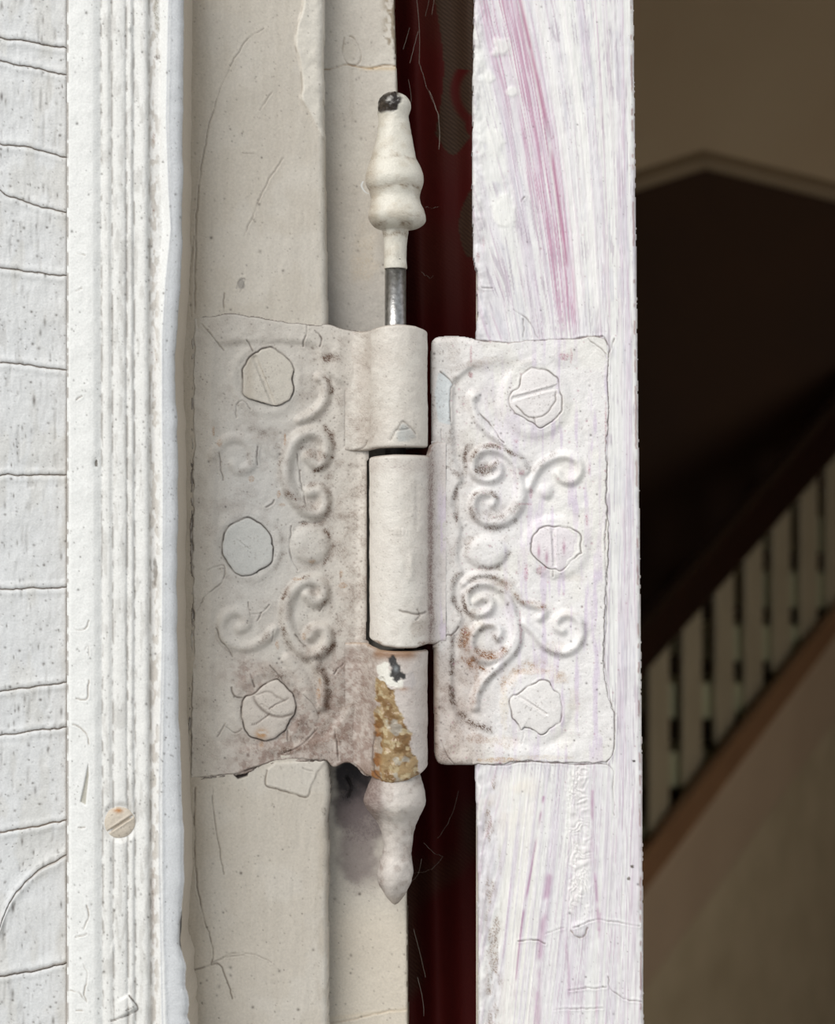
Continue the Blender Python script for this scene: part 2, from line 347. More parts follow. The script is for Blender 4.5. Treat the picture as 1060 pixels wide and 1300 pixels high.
for k in range(len(CR)-1):
    g = Grid(-203, 85, 0, 1, 1.5, 1.0/max(20, int((CR[k+1][0][1]-CR[k][0][1]+60)/1.6)))
    a = np.array(CR[k], float); b = np.array(CR[k+1], float)
    ja = np.interp(g.xs, *jag(a, 0.9, 6, 100+k).T); jb = np.interp(g.xs, *jag(b, 0.9, 6, 101+k).T)
    ya = ja+0.28; yb = jb-0.28
    T = g.Y; g.Y = ya[None]*(1-T)+yb[None]*T
    gap = np.minimum(g.Y-ya[None], yb[None]-g.Y); e = np.minimum(gap, 84.0-g.X+0.6)
    n = fbm(g.X, g.Y, 40, 21, 4); fine = fbm(g.X*2.2, g.Y*0.5, 9, 33, 4)
    g.h = 1.6*np.sqrt(np.clip(e/2.2, 0, 1))+(n-0.5)*4+(fine-0.5)*1.3+0.9*np.exp(-((gap-5)/4.0)**2)
    if k in (11, 12): g.h += 2.0*np.exp(-(gap/14)**2)
    g.col[:] = lin((217, 219, 221)); g.mix((n-0.35)*0.6, (206, 206, 204))
    g.mix(ss(0.56, 0.72, fbm(g.X, g.Y*0.35, 20, 50, 3))*0.35, (204, 202, 196))
    g.mix(np.exp(-(e/0.8)**2)*0.7, (132, 114, 98))
    str_ = ss(0.62, 0.75, fbm(g.X*1.4, g.Y*0.16, 10, 60+k, 3))*ss(0.5, 0.62, fbm(g.X, g.Y, 30, 61, 2))
    g.h -= str_*0.9; g.mix(str_*0.25, (150, 146, 140))
    # specks stamped in true pixels
    r = np.random.default_rng(300+k); sp = np.zeros_like(g.X); wd = yb.max()-ya.min()
    for q in range(int(wd*0.95)):
        x, y = r.uniform(-60, 84), r.uniform(ya.min(), yb.max()); rr = 0.7+1.2*r.random()**3; el = 1+2.5*(r.random() < 0.15)
        sp = np.maximum(sp, np.exp(-(((g.X-x)/rr)**2+((g.Y-y)/(rr*el))**2))*r.uniform(0.3, 0.95))
    g.mix(sp, (84, 76, 70)); g.h -= sp*0.6
    g.rough[:] = 0.5
    o = grid_obj('paint_plate', g, -0.0170, M_white, board, 0.0006, (150, 132, 114))

# ------------------------------------------------------------------ fluted casing
def casing():
    g = Grid(85, 246, -70, 1370, 0.9, 1.5); X, Y = g.X, g.Y
    shift = (Y-650)/1300*2.5
    xb = np.interp(Y, [-70, 0, 150, 240, 290, 360, 430, 520, 620, 800, 900, 1000, 1100, 1200, 1300, 1370], [214, 213, 210, 213, 216, 209, 205, 205, 206, 205, 203, 201, 201, 203, 205, 206])
    xr = np.interp(Y, [-70, 0, 100, 200, 300, 380, 430, 480, 540, 620, 720, 800, 900, 980, 1060, 1120, 1160, 1190, 1215, 1240, 1300, 1370], [233, 233, 233, 232, 231, 228, 224, 222, 225, 226, 225, 225, 227, 230, 233, 234, 231, 229, 233, 236, 240, 242])
    xr = xr+(fbm(Y, Y*0, 24, 5, 3)-0.5)*3+ss(1200, 1240, Y)*(fbm(Y, Y*0, 13, 6, 3)-0.5)*7
    g.X = X = 85+(X-85)*(xr-85)/(246-85); g.warp = 1; x = X-shift
    n = fbm(X, Y, 26, 70, 4); nl = fbm(X*0.8, Y*0.12, 14, 71, 3)
    px = [85, 86.5, 89, 112, 119, 123, 127, 129.5, 133, 138, 142, 144, 148, 154, 159, 161.5, 164.5, 168, 170.5, 174, 180, 184, 188, 190, 192, 194, 204]
    ph = [3, 9, 10.5, 11, 10.6, 9, 7.0, 5.8, 8.2, 8.6, 6.6, 6.4, 8.8, 9.2, 8.4, 5.6, 8.8, 8.8, 5.8, 6.8, 9.2, 9.6, 8, 3.4, 2, 1, 0.5]
    h = np.interp(x+(nl-0.5)*1.5, px, ph)
    # sealant bead with its wavy lip
    t = (X-xb)/(xr-xb)
    bead = 10*np.sqrt(np.clip(1-np.clip(t*1.12-0.05, -1, 1)**2, 0, 1))+1.5-2.6*ss(0.06, 0.30, t)
    lip = ss(-9, -0.5, X-xb)
    h = np.where(X > xb, bead*ss(-0.02, 0.05, t)+9*(1-ss(-0.02, 0.05, t)), np.where(X > 193, h*(1-lip)+8.5*lip, h))
    h = h-np.where(X > xb, 1.8*np.exp(-((X-xb-2)/1.6)**2), 0)
    h = h+(n-0.5)*2.0+(fbm(X, Y, 7, 72, 3)-0.5)*0.7*ss(214, 206, X)
    g.h = h; g.relax(1.3); g.mask = np.ones(X.shape, bool)
    g.col[:] = lin((238, 239, 238)); g.mix(ss(90, 120, X)*0.0+ss(127, 131, x)*ss(194, 190, x)*0.5, (222, 221, 218))
    g.mix(ss(0.05, 0.25, t)*0.8, (213, 216, 221)); g.mix(np.exp(-((X-xb-1.5)/1.2)**2)*.45, (150, 156, 170))  # bluish shading and dark crease painted onto the bead
    # grime in the groove
    gr = ss(188, 193, x)*ss(207, 196, X)
    g.mix(gr*ss(0.44, 0.60, fbm(X*1.6, Y*0.7, 8, 73, 3))*0.55, (150, 138, 120)); g.mix(gr*0.3, (222, 215, 210))
    g.blot(199, 22, 4, 30, (112, 104, 78), 0.8, 3, 5, 0.5); g.blot(200, 72, 4, 4, (70, 42, 28), 0.8, 4, 3, 0.6)
    g.blot(195, 176, 2.5, 10, (140, 96, 76), 0.6, 5, 4, .5); g.blot(197, 725, 3, 18, (120, 112, 104), 0.7, 6, 4); g.blot(194, 1140, 2, 60, (140, 104, 92), 0.5, 7, 4, .5)
    fl = ss(0.55, 0.7, fbm(X*1.5, Y*0.35, 10, 74, 3))
    g.mix(fl*ss(127, 130, x)*ss(194, 190, x)*0.35, (176, 173, 168))
    for v in (129.5, 143, 161.5, 171, 190.5):
        g.mix(np.exp(-((x-v)/1.4)**2)*ss(0.42, 0.6, fbm(X, Y*0.5, 7, 75, 3))*0.65, (140, 134, 128))
    ed = np.exp(-((X-86)/1.0)**2); g.mix(ed*ss(0.42, 0.55, fbm(X*0, Y, 9, 76, 3))*0.75, (120, 104, 90))
    e2 = np.exp(-((X-xr)/1.2)**2); g.mix(e2*0.6, (120, 110, 100))
    # cracks in the flat band
    k = 0
    for pts in ([(95, 799), (108, 799), (113, 788)], [(97, 887), (110, 887), (112, 872), (113, 864)], [(92, 920), (104, 926), (112, 938), (113, 945)], [(96, 1190), (110, 1186)], [(106, 1225), (112, 1240), (107, 1258), (110, 1272)],
                [(88, 1257), (100, 1260), (110, 1272)], [(97, 1283), (105, 1283)], [(96, 370), (104, 366)], [(97, 508), (104, 503)], [(108, 825), (112, 820), (113, 832)], [(100, 1051), (108, 1050)], [(110, 1150), (112, 1165), (106, 1180)], [(98, 322), (108, 324)]):
        g.crack(pts, 0.9, 1.6, (168, 158, 146), 0.9, 4, 80+k, 0.75); k += 1
    # peeled chip and lifted flake
    pd = g.sdf([(112, 970), (113, 985), (110, 1010), (109, 1022), (102, 1018), (106, 1000)], 10); g.h -= 2.2*ss(-1, 1, pd); g.mix(ss(-0.5, 1, pd)*0.8, (170, 166, 152))
    pd = g.sdf([(136, 1278), (150, 1270), (164, 1262), (174, 1280), (160, 1288), (140, 1297)], 12); g.h += 5.0*ss(-1.5, 3, pd)*ss(136, 172, X)
    g.crack([(164, 1264), (175, 1280), (158, 1290), (141, 1296)], 1.1, 3, (96, 78, 64), 0.8, 4, 99)
    pd = g.sdf([(228, 1170), (231, 1158), (234, 1190), (231, 1206), (228, 1200)], 8); g.h -= 7*ss(-1.5, 1, pd); g.mix(ss(-1, 1, pd)*0.85, (78, 66, 54))
    g.blot(122, 588, 2.2, 5, (96, 88, 80), 0.9, 8, 3); g.h -= 2.0*np.exp(-((X-121)/3)**2-((Y-588)/6)**2)
    g.h += 3.0*np.exp(-((X-164)/2.6)**2-((Y-35)/4)**2)+2.4*np.exp(-((X-143)/2.4)**2-((Y-1205)/8)**2)
    # recess round the screw
    rs = np.hypot(X-152, Y-1044); g.h = np.where(rs < 30, g.h*ss(19, 28, rs)+5.0*(1-ss(19, 28, rs)), g.h)
    g.crack([(158+2, 1283), (170, 1278)], 0.8, 1, (90, 80, 70), 0.5, 4, 98)
    g.specks(1500, 81, (74, 66, 60), (0.5, 1.5), lambda x, y: 0.9 if 125 < x < 196 or x > 205 else 0.35, 0.8)
    g.specks(240, 82, (60, 52, 46), (0.8, 1.9), lambda x, y: 0.9 if y > 900 else 0.4)
    g.specks(300, 83, (120, 62, 46), (0.6, 1.3), lambda x, y: 0.8 if 192 < x < 200 else 0.0)
    g.rough[:] = 0.5
    return grid_obj('trim_1', g, -0.0200, M_white, None, 0.0155, (196, 186, 172))
trim1 = tag(casing(), 'white fluted door casing with a wavy bead of sealant along its inner edge', kind='structure')
kt = SC*0.95
box('casing_body', ((86-530)*kt, -0.0185, ZF), ((212-530)*kt, 0.05, 1.95), M_ext, trim1)

# ------------------------------------------------------------------ jamb
def jamb_y(X): return -0.0060+(X-235)/231*0.0078
def jamb():
    g = Grid(228, 420, -70, 1370, 1.15, 1.25); X, Y = g.X, g.Y
    xe = np.interp(Y, [-70, 0, 60, 110, 160, 250, 400, 420, 960, 985, 1010, 1040, 1100, 1180, 1300, 1370], [410, 411, 410, 411, 411, 413, 415, 416, 416, 418, 420, 417, 417, 416, 417, 418])
    xe = xe+(fbm(Y, Y*0, 22, 11, 3)-0.5)*3.0
    e = xe-X
    n = fbm(X, Y, 60, 110, 4)
    g.h = -9*(1-np.sqrt(np.clip(1-(1-np.clip(e/9, 0, 1))**2, 0, 1)))+(n-0.5)*3+(fbm(X*1.8, Y*0.35, 12, 111, 3)-0.5)*0.8
    g.mask = (e >= -0.6) & ~((X > 252) & (Y > 420) & (Y < 958))
    g.col[:] = lin((204, 197, 186)); g.mix(ss(.5, .7, fbm(X, Y*.06, 7, 117, 3))*.25, (190, 182, 170)); g.mix((fbm(X, Y*0.4, 90, 112, 3)-0.35)*0.8, (197, 189, 178))
    g.mix(ss(0.5, 0.7, fbm(X, Y, 45, 113, 3))*0.35, (214, 209, 201))
    g.mix(ss(275, 238, X)*0.55, (166, 148, 122)); g.mix(ss(340, 250, X)*.25, (186, 174, 156))  # both tints are painted shade deepening towards the casing
    # thick peeled paint ridge at the upper edge
    pl = catmull([(382, -70), (384, 0), (377, 30), (374, 55), (380, 80), (383, 110), (381, 125), (390, 140), (402, 165), (416, 185)], 6)
    pd = g.sdf(np.vstack([pl, [(440, 185), (440, -70)]]), 14)
    g.h += 3.4*ss(-1.0, 4, pd)*(0.7+0.6*fbm(X, Y, 12, 114, 2)); g.mix(ss(-1, 3, pd)*0.6, (226, 222, 213))
    g.mix(np.exp(-((pd-0.2)/0.9)**2)*ss(0.4, 0.55, fbm(X, Y, 14, 115, 2))*0.5, (120, 106, 90))
    g.mix(ss(10, 4, e)*0.5, (224, 219, 209))
    # lower edge crust
    g.mix(ss(18, 8, e)*ss(1000, 1020, Y)*ss(0.40, 0.6, fbm(X, Y*0.4, 12, 116, 3))*0.5, (182, 172, 158))
    g.blot(411, 1030, 4, 6, (86, 70, 50), 0.8, 12, 3, 0.5)
    cr = [([(335, 36), (310, 55), (285, 100), (268, 150), (256, 210), (250, 270), (248, 330), (247, 398)], .7, .55),
          ([(360, 200), (335, 240), (318, 280), (310, 300)], .6, .45), ([(345, 118), (330, 140)], .6, .4), ([(308, 194), (322, 195)], .6, .5), ([(285, 372), (284, 395)], .9, .7),
          ([(322, 345), (345, 310)], 0.5, 0.0), ([(262, 1045), (253, 1000), (248, 1080), (252, 1130), (262, 1170), (272, 1210)], 0.8, 0.0),
          ([(248, 1000), (247, 1060), (250, 1120), (258, 1160), (270, 1205), (268, 1224)], .9, .75), ([(270, 1000), (272, 1040), (278, 1075), (284, 1110)], .8, .6),
          ([(241, 1232), (258, 1228), (278, 1224), (290, 1250), (295, 1268)], 1.0, .75), ([(270, 1222), (300, 1210), (330, 1214), (345, 1222)], .8, .5), ([(284, 1215), (310, 1212)], 0.6, .4),
          ([(339, 978), (338, 997), (360, 1004), (390, 1012), (396, 995), (405, 978)], 1.0, .8), ([(384, 975), (396, 979)], .8, .6), ([(243, 402), (241, 360), (246, 300)], .6, .4)]
    for i, (p, w, a) in enumerate(cr):
        if a: g.crack(p, w, 1.2, (92, 76, 62), 0.7, 5, 120+i, a, 0.3)
    pd = g.sdf([(338, 978), (338, 997), (390, 1012), (405, 978), (415, 966), (350, 968)], 10); g.h += 1.2*ss(-1, 2, pd); g.mix(ss(-1, 2, pd)*0.4, (216, 211, 203))
    g.blot(306, 361, 5, 7, (128, 124, 120), 0.6, 14, 4); g.crack([(300, 366), (303, 356), (311, 354), (309, 364), (304, 371)], .8, .8, (90, 84, 80), .5, 4, 141, .6)
    # small black hole under the plate
    pd = g.sdf([(297, 984), (303, 978), (316, 978), (314, 985), (302, 989)], 6); g.mix(ss(-1, 1, pd), (40, 24, 18)); g.h -= 3*ss(-1, 1, pd)
    g.specks(1500, 150, (96, 84, 72), (0.5, 1.2), None, 0.6); g.specks(160, 151, (60, 48, 40), (0.8, 2.0))
    g.rough[:] = 0.48
    return g
gj = jamb()
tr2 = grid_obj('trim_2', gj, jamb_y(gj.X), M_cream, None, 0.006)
tag(tr2, 'cream painted door jamb with hairline cracks that carries the left hinge leaf', kind='structure')
box('jamb_body', ((244-530)*SC, 0.0040, ZF), ((408-530)*SC, 0.05, 0.42), M_jambbody, tr2)
# ------------------------------------------------------------------ rebate strip behind the jamb
def rebate():
    g = Grid(396, 526, -70, 1370, 1.25, 1.4); X, Y = g.X, g.Y
    xe = np.interp(Y, [-70, 0, 85, 86, 415, 980, 1100, 1200, 1300, 1370], [498, 500, 502.5, 503.5, 507, 514, 516, 516.5, 517.5, 518])+(fbm(Y, Y*0, 9, 160, 2)-0.5)*1.4
    e = xe-X
    n = fbm(X, Y, 50, 161, 4)
    g.h = -3*(1-np.sqrt(np.clip(1-(1-np.clip(e/3, 0, 1))**2, 0, 1)))+(n-0.5)*3+(fbm(X, Y, 8, 162, 3)-0.5)*0.8
    g.mask = e >= -0.5
    g.col[:] = lin((208, 202, 192)); g.mix(ss(.4, .7, n)*0.5, (196, 188, 178))
    g.mix(ss(300, 400, Y)*ss(520, 430, Y)*0.55, (178, 172, 166))  # grey band is painted shade around the hinge top
    g.blot(462, 322, 20, 45, (196, 170, 128), 0.35, 16, 20, 0.75)
    g.blot(447, 120, 4, 55, (150, 138, 122), 0.4, 17, 6, 0.5); g.blot(446, 62, 11, 17, (190, 182, 170), 0.5, 18, 10)
    g.crack([(437, 48), (434, 65), (440, 80), (452, 83), (458, 70), (452, 52), (444, 46)], .9, 1.4, (130, 112, 94), 1, 4, 163, .55)
    g.crack([(405, 88), (425, 87), (440, 82), (470, 86), (490, 82), (504, 84)], 1.0, 2.0, (150, 118, 78), 0.9, 5, 164, .75)
    g.mix(np.exp(-((Y-87)/2.5)**2)*ss(450, 470, X)*0.5, (216, 188, 144))
    g.crack([(420, 1299), (450, 1293), (480, 1287), (518, 1281)], 1.0, 2.0, (156, 122, 84), 0.9, 5, 165, .75); g.mix(np.exp(-((Y-1292+(X-430)*0.12)/3)**2)*0.4, (214, 190, 150))
    g.mix(ss(20, 6, e)*ss(66, 52, Y)*ss(0.42, 0.55, fbm(X, Y, 9, 166, 3))*0.75, (130, 112, 86))
    # black mould below the left leaf
    g.blot(454, 1000, 32, 55, (84, 74, 76), 0.85, 19, 20); g.blot(452, 985, 20, 40, (64, 56, 58), 0.9, 19, 14); g.blot(444, 994, 22, 34, (44, 38, 42), 0.95, 20, 14); g.blot(446, 998, 16, 26, (26, 22, 24), 0.9, 20, 10, 0.6); g.blot(460, 1040, 32, 50, (92, 82, 84), .8, 23, 16, .7)
    g.blot(458, 1065, 36, 62, (122, 110, 110), 0.75, 21, 24); g.blot(462, 1120, 30, 20, (140, 128, 124), 0.5, 22, 10, 0.6)
    g.mix(ss(1120, 1180, Y)*0.6, (216, 206, 190))
    g.crack([(440, 985), (446, 1000), (442, 1012)], 1.6, 3, (14, 12, 12), 1, 4, 170)
    g.specks(700, 171, (92, 80, 70), (0.5, 1.4), None, .7); g.specks(160, 172, (70, 50, 38), (0.8, 2.0), lambda x, y: 1 if y > 1100 else .3)
    g.rough[:] = 0.5
    return g
gr_ = rebate()
tr3 = grid_obj('trim_3', gr_, 0.0100, M_cream, None, 0.03)
tag(tr3, 'recessed cream strip behind the jamb, grimed black under the hinge', kind='structure')
box('rebate_body', (-0.1105, 0.0125, ZF), ((486-530)*SC, 0.05, 0.42), M_jambbody, tr3)

# ------------------------------------------------------------------ door edge
def streaks(X, Y, seed=200):
    K = np.interp(X, [600, 640, 700, 760, 800], [0.20, 0.245, 0.20, 0.09, 0.02])
    y1 = np.clip(Y, -80, 440); y2 = np.clip(Y-970, 0, 400)
    u = X-K*y1*0.9+np.interp(X, [600, 700, 790, 820], [0.12, 0.17, 0.05, 0.0])*y2
    a = fbm(u, Y*0.010, 16, seed, 3); b = fbm(u, Y*0.016, 4.5, seed+5, 3); c = fbm(u*1.0, Y*0.03, 1.8, seed+11, 2)
    return u, a, b, c
def door():
    g = Grid(596, 822, -70, 1370, 1.05, 1.2); X, Y = g.X, g.Y
    xl = np.interp(Y, [-70, 0, 100, 200, 325, 336, 345, 400, 432, 960, 985, 1060, 1150, 1300, 1370], [602, 602, 601, 600, 601, 603, 606, 607, 604, 603, 604, 606, 607.5, 608, 608.5])+(fbm(Y, Y*0, 8, 201, 3)-0.5)*2.2
    xr = np.interp(Y, [-70, 0, 200, 420, 700, 1000, 1300, 1370], [803.5, 804, 806.5, 809, 812.5, 815.5, 817, 817.5])+(fbm(Y, Y*0, 6, 202, 3)-0.5)*1.6
    el = X-xl; er = xr-X; e = np.minimum(el, er)
    u, a, b, c = streaks(X, Y)
    g.h = -5*(1-np.sqrt(np.clip(1-(1-np.clip(el/5, 0, 1))**2, 0, 1)))-6*(1-np.sqrt(np.clip(1-(1-np.clip(er/6, 0, 1))**2, 0, 1)))
    n = fbm(X, Y, 34, 203, 4)
    g.h += (n-0.5)*2.4+(c-0.5)*0.9+(b-0.5)*0.8
    rough_l = ss(22, 6, el)
    g.h += rough_l*(fbm(X, Y*0.7, 9, 204, 3)-0.4)*3.2
    g.mask = (e >= -0.5) & ~((X < 762) & (Y > 440) & (Y < 961))
    g.col[:] = lin((236, 236, 235))
    g.mix(ss(0.44, 0.66, a)*0.4, (222, 216, 228)); g.mix(ss(0.50, 0.68, b)*0.45, (214, 202, 218)); g.mix(ss(0.6, 0.72, c)*ss(0.4, 0.6, a)*0.45, (196, 172, 192))
    g.mix(ss(.48, .66, fbm(u, Y*.03, 3.2, 261, 3))*ss(.4, .6, fbm(X, Y, 30, 262, 3))*(.5-.32*ss(970, 1000, Y)), (206, 204, 214)); g.mix(ss(.62, .7, fbm(u, Y*.05, 2.0, 263, 2))*ss(.42, .6, fbm(X, Y, 40, 264, 3))*(.55-.3*ss(970, 1000, Y)), (180, 168, 182))
    # the main pink sweep of the brush
    up = ss(440, 380, Y)
    yy = np.clip(Y, -70, 440)
    cl = np.interp(yy, [-70, 0, 120, 250, 420], [616, 630, 668, 698, 726]); wl = np.interp(yy, [-70, 0, 120, 250, 420], [30, 30, 27, 22, 14])
    q = (X-cl)/wl; band_ = np.exp(-q**4)
    g.mix(up*band_*(0.2+0.8*ss(0.36, 0.62, b*.5+c*.5))*0.75, (214, 190, 208))
    g.mix(up*band_*ss(0.50, 0.64, c*0.65+b*0.35)*0.7, (192, 144, 170))
    l2 = np.abs(X-np.interp(yy, [-70, 0, 100, 190, 300, 420], [648, 660, 682, 700, 715, 730])); g.mix(up*np.exp(-(l2/2.6)**2)*ss(0.35, 0.6, fbm(X, Y, 45, 206, 2))*0.85, (182, 120, 152))
    l3 = np.abs(X-np.interp(yy, [-70, 0, 100, 200, 420], [743, 752, 766, 774, 780])); g.mix(up*np.exp(-(l3/9)**2)*ss(0.4, 0.62, b)*0.7, (206, 182, 200))
    # clean white strokes
    for xs_ in ([664, 682, 702, 716, 730, 738], [700, 712, 728, 742, 752, 760]):
        l4 = np.abs(X-np.interp(yy, [-70, 0, 100, 190, 300, 420], xs_)); g.mix(up*np.exp(-(l4/6)**2)*0.75, (247, 246, 244))
    dn = ss(970, 1000, Y)
    for (pts, w, am) in (([(690, 1012), (676, 1095), (660, 1190), (652, 1290), (646, 1370)], 1.6, .8), ([(700, 1095), (690, 1160), (684, 1230), (680, 1370)], 4.5, .6), ([(752, 1005), (752, 1080), (757, 1130), (760, 1180)], 2.2, .6), ([(715, 1180), (722, 1240), (720, 1370)], 2, .4), ([(762, 1160), (758, 1240), (756, 1370)], 1.5, .4)):
        d = g.dist(catmull(pts), 14); g.mix(np.exp(-(d/w)**2)*ss(.3, .6, fbm(X, Y, 25, 207, 2))*am, (176, 128, 164))
    g.mix(dn*ss(0.62, 0.45, b)*ss(625, 640, X)*ss(690, 670, X)*0.6, (246, 244, 238))
    g.mix(dn*ss(700, 640, X)*ss(1080, 980, Y)*ss(.35, .6, n)*0.4, (238, 220, 196))
    # greyish worn left edge, red primer showing at chips
    g.mix(rough_l*ss(0.45, 0.62, fbm(X, Y*0.8, 9, 208, 4))*0.45, (190, 186, 190))
    cr_ = ss(3, 14, el)*ss(36, 22, el)*dn; g.stip(cr_*ss(0.4, 0.62, fbm(X*1.3, Y*.5, 12, 209, 4))*0.75, (140, 116, 98), 209); g.h += cr_*(fbm(X, Y*.6, 8, 210, 3)-0.5)*2.6
    g.blot(607, 326, 3, 8, (150, 60, 66), 0.8, 30, 4, 0.5); g.blot(614, 310, 2, 12, (190, 130, 150), 0.5, 31, 4, .5); g.blot(606, 370, 2, 12, (176, 90, 96), 0.5, 32, 4, .5); g.blot(601, 427, 4, 5, (90, 40, 34), 0.8, 33, 3, .7)
    g.mix(np.exp(-((er-3.2)/1.1)**2)*ss(.5, .62, fbm(Y, Y*0, 16, 211, 3))*0.65, (150, 96, 92))
    g.mix(ss(1.6, 0, er)*0.6, (205, 196, 190))
    # filler blobs on the upper left
    for (x, y, rx, ry, hh) in ((637, 60, 15, 12, 2.6), (622, 98, 7, 8, 1.4), (650, 116, 10, 7, 1.6), (640, 265, 19, 27, 2.2), (627, 180, 14, 22, 1.6)):
        s_ = ss(0.25, 0.8, np.exp(-((X-x)/rx)**2-((Y-y)/ry)**2)+(fbm(X, Y, 10, 214, 3)-.5)*.7); g.h += hh*.6*s_; g.mix(s_*0.7, (241, 241, 238))
    g.specks(40, 220, (70, 60, 62), (0.8, 1.6), lambda x, y: 1 if 612 < x < 640 and 30 < y < 110 else 0)
    # wrinkled paint run below the leaf
    wr = np.exp(-((X-(733+(Y-970)*0.01))/15)**4)*ss(965, 975, Y)*ss(1185, 1150, Y)
    wr = wr*ss(.3, .55, fbm(X, Y*.6, 18, 215, 2)); wq = fbm(X, Y*.5, 30, 213, 2); ph = Y*0.62*ss(.42, .5, wq)+X*.7*ss(.5, .42, wq)+26*fbm(X, Y, 14, 212, 2); wv = np.sin(ph)
    g.h += wr*(wv*.8+0.5); g.mix(wr*0.5, (244, 243, 238))
    s_ = np.exp(-((X-734)/9)**4-((Y-1180)/9)**4); g.h += 3*s_; g.crack([(725, 1182), (732, 1189), (742, 1188), (746, 1178)], 1.0, 1.5, (120, 92, 70), .8, 4, 221, .7)
    cr = [([(604, 432), (640, 436), (668, 434), (700, 432), (730, 430), (765, 427)], 1.1, .9), ([(664, 428), (664, 405)], .7, .5), ([(652, 393), (672, 408), (684, 430)], .7, .55), ([(603, 968), (640, 971), (660, 967), (700, 969), (770, 970)], 1.1, .95),
          ([(770, 970), (778, 980), (778, 1005), (780, 1035)], .8, .6), ([(658, 1195), (678, 1194), (692, 1198)], .9, .75), ([(692, 1186), (716, 1178)], .7, .5), ([(728, 1178), (760, 1168), (812, 1176)], .7, .45),
          ([(772, 1240), (776, 1256), (790, 1266), (815, 1272)], .8, .6), ([(722, 1257), (770, 1253)], .6, .45), ([(704, 1282), (765, 1280)], .6, .45), ([(752, 392), (768, 376)], .0, 0), ([(662, 256), (666, 250)], 1.2, .7), ([(612, 365), (625, 366)], .6, .5),
          ([(780, 430), (776, 440), (772, 453)], .9, .7), ([(765, 427), (773, 440), (771, 470), (772, 540), (770, 620), (772, 690), (770, 760), (768, 840), (774, 885), (780, 905), (778, 950), (770, 968)], 0.9, .5)]
    for i, (p, w, am) in enumerate(cr):
        if am: g.crack(p, w, 1.6, (92, 70, 66), 0.8, 5, 230+i, am, .5)
    g.blot(803, 1100, 2.5, 2.5, (74, 66, 48), .9, 40, 2); g.blot(798, 1115, 2.5, 2.5, (84, 74, 56), .8, 41, 2); g.blot(805, 966, 2.2, 1.8, (64, 54, 56), .9, 42, 2)
    g.specks(900, 222, (110, 96, 98), (0.5, 1.1), None, 0.6); g.specks(420, 223, (62, 54, 52), (0.6, 1.7), lambda x, y: 1 if y > 1130 and x > 720 else .06)
    g.specks(200, 224, (150, 84, 104), (0.6, 1.5), lambda x, y: .8 if y < 430 or x > 770 else .1, .6)
    g.rough[:] = 0.5
    return g
gd = door()
d1 = grid_obj('door_1', gd, 0.0015, M_door, None, 0.005)
tag(d1, 'white door edge with pink paint brushed through, carrying the right hinge leaf', kind='structure')
tn = math.tan(math.radians(4.5)); xa, xb_ = (605-530)*SC*1.01, (807-530)*SC*1.005
slab = prism('slab', [(xa, 0.0075, ZF+0.02), (xb_, 0.0075, ZF+0.02), (xb_+tn*0.75, 0.75, ZF+0.02), (xa+tn*0.75, 0.75, ZF+0.02)], (0, 0, 2.10), M_jambbody, d1)

# ------------------------------------------------------------------ hinge
hinge = bpy.data.objects.new('hinge', None); C.objects.link(hinge); hinge.location = P(505, 985, 0.0)
tag(hinge, 'ornate butt hinge with scroll relief, caked in white paint, between jamb and door', 'hinge')
bpy.context.view_layer.update()
def hp(o, parent=None):
    o.parent = parent or hinge
    o.matrix_parent_inverse = hinge.matrix_world.inverted() if (parent is None or parent == hinge) else parent.matrix_basis.inverted() @ Mx.Identity(4)
    return o
from mathutils import Matrix as Mx
def adopt(o, parent):
    bpy.context.view_layer.update()
    o.parent = parent; o.matrix_parent_inverse = parent.matrix_world.inverted(); return o
CRD = (58, 44, 36)
def c2(o, s, pts): return [(o[0]+x/s, o[1]+y/s) for x, y in pts]
# --- left leaf
SCL = [(338, 481, 33, 34), (314, 693, 32, 33), (341, 900, 34, 37)]
SCR = [(679, 506, 33, 37), (706, 694, 32, 29), (680, 897, 33, 35)]
def blob_outline(cx, cy, rx, ry, seed, rough=0.06):
    r = np.random.default_rng(seed); t = np.linspace(0, 2*np.pi, 90, endpoint=False); f = np.ones_like(t)
    for k in range(2, 12): f = f+rough*r.normal()/k**0.6*np.cos(k*t+r.uniform(0, 6.28))
    return np.stack([cx+rx*f*np.cos(t), cy+ry*f*np.sin(t)], -1)
def traced(o, s_, pts, seed):
    q = np.array(c2(o, s_, pts)); q = catmull(np.vstack([q, q[:1]]), 6); q = jag(q, 1.0, 3, seed)
    seg = np.hypot(*np.diff(q, axis=0).T); L = np.concatenate([[0], np.cumsum(seg)]); t = np.linspace(0, L[-1], 91)[:-1]
    return np.stack([np.interp(t, L, q[:, 0]), np.interp(t, L, q[:, 1])], -1)
OUTL = [traced((260, 420), 5.3, [(600, 260), (590, 330), (590, 430), (550, 475), (480, 505), (420, 495), (340, 470), (270, 450), (258, 400), (252, 330), (262, 260), (290, 190), (330, 155), (425, 108), (490, 130), (560, 190)], 400),
        traced((260, 540), 5.3, [(460, 820), (450, 910), (380, 965), (310, 1005), (240, 1005), (190, 980), (150, 920), (115, 840), (120, 770), (170, 680), (240, 645), (290, 625), (350, 650), (395, 680), (440, 740)], 401),
        traced((260, 820), 5.3, [(612, 400), (605, 460), (560, 530), (500, 600), (430, 632), (340, 625), (290, 590), (255, 500), (250, 400), (270, 345), (330, 320), (400, 260), (480, 230), (540, 270), (590, 330)], 402)]
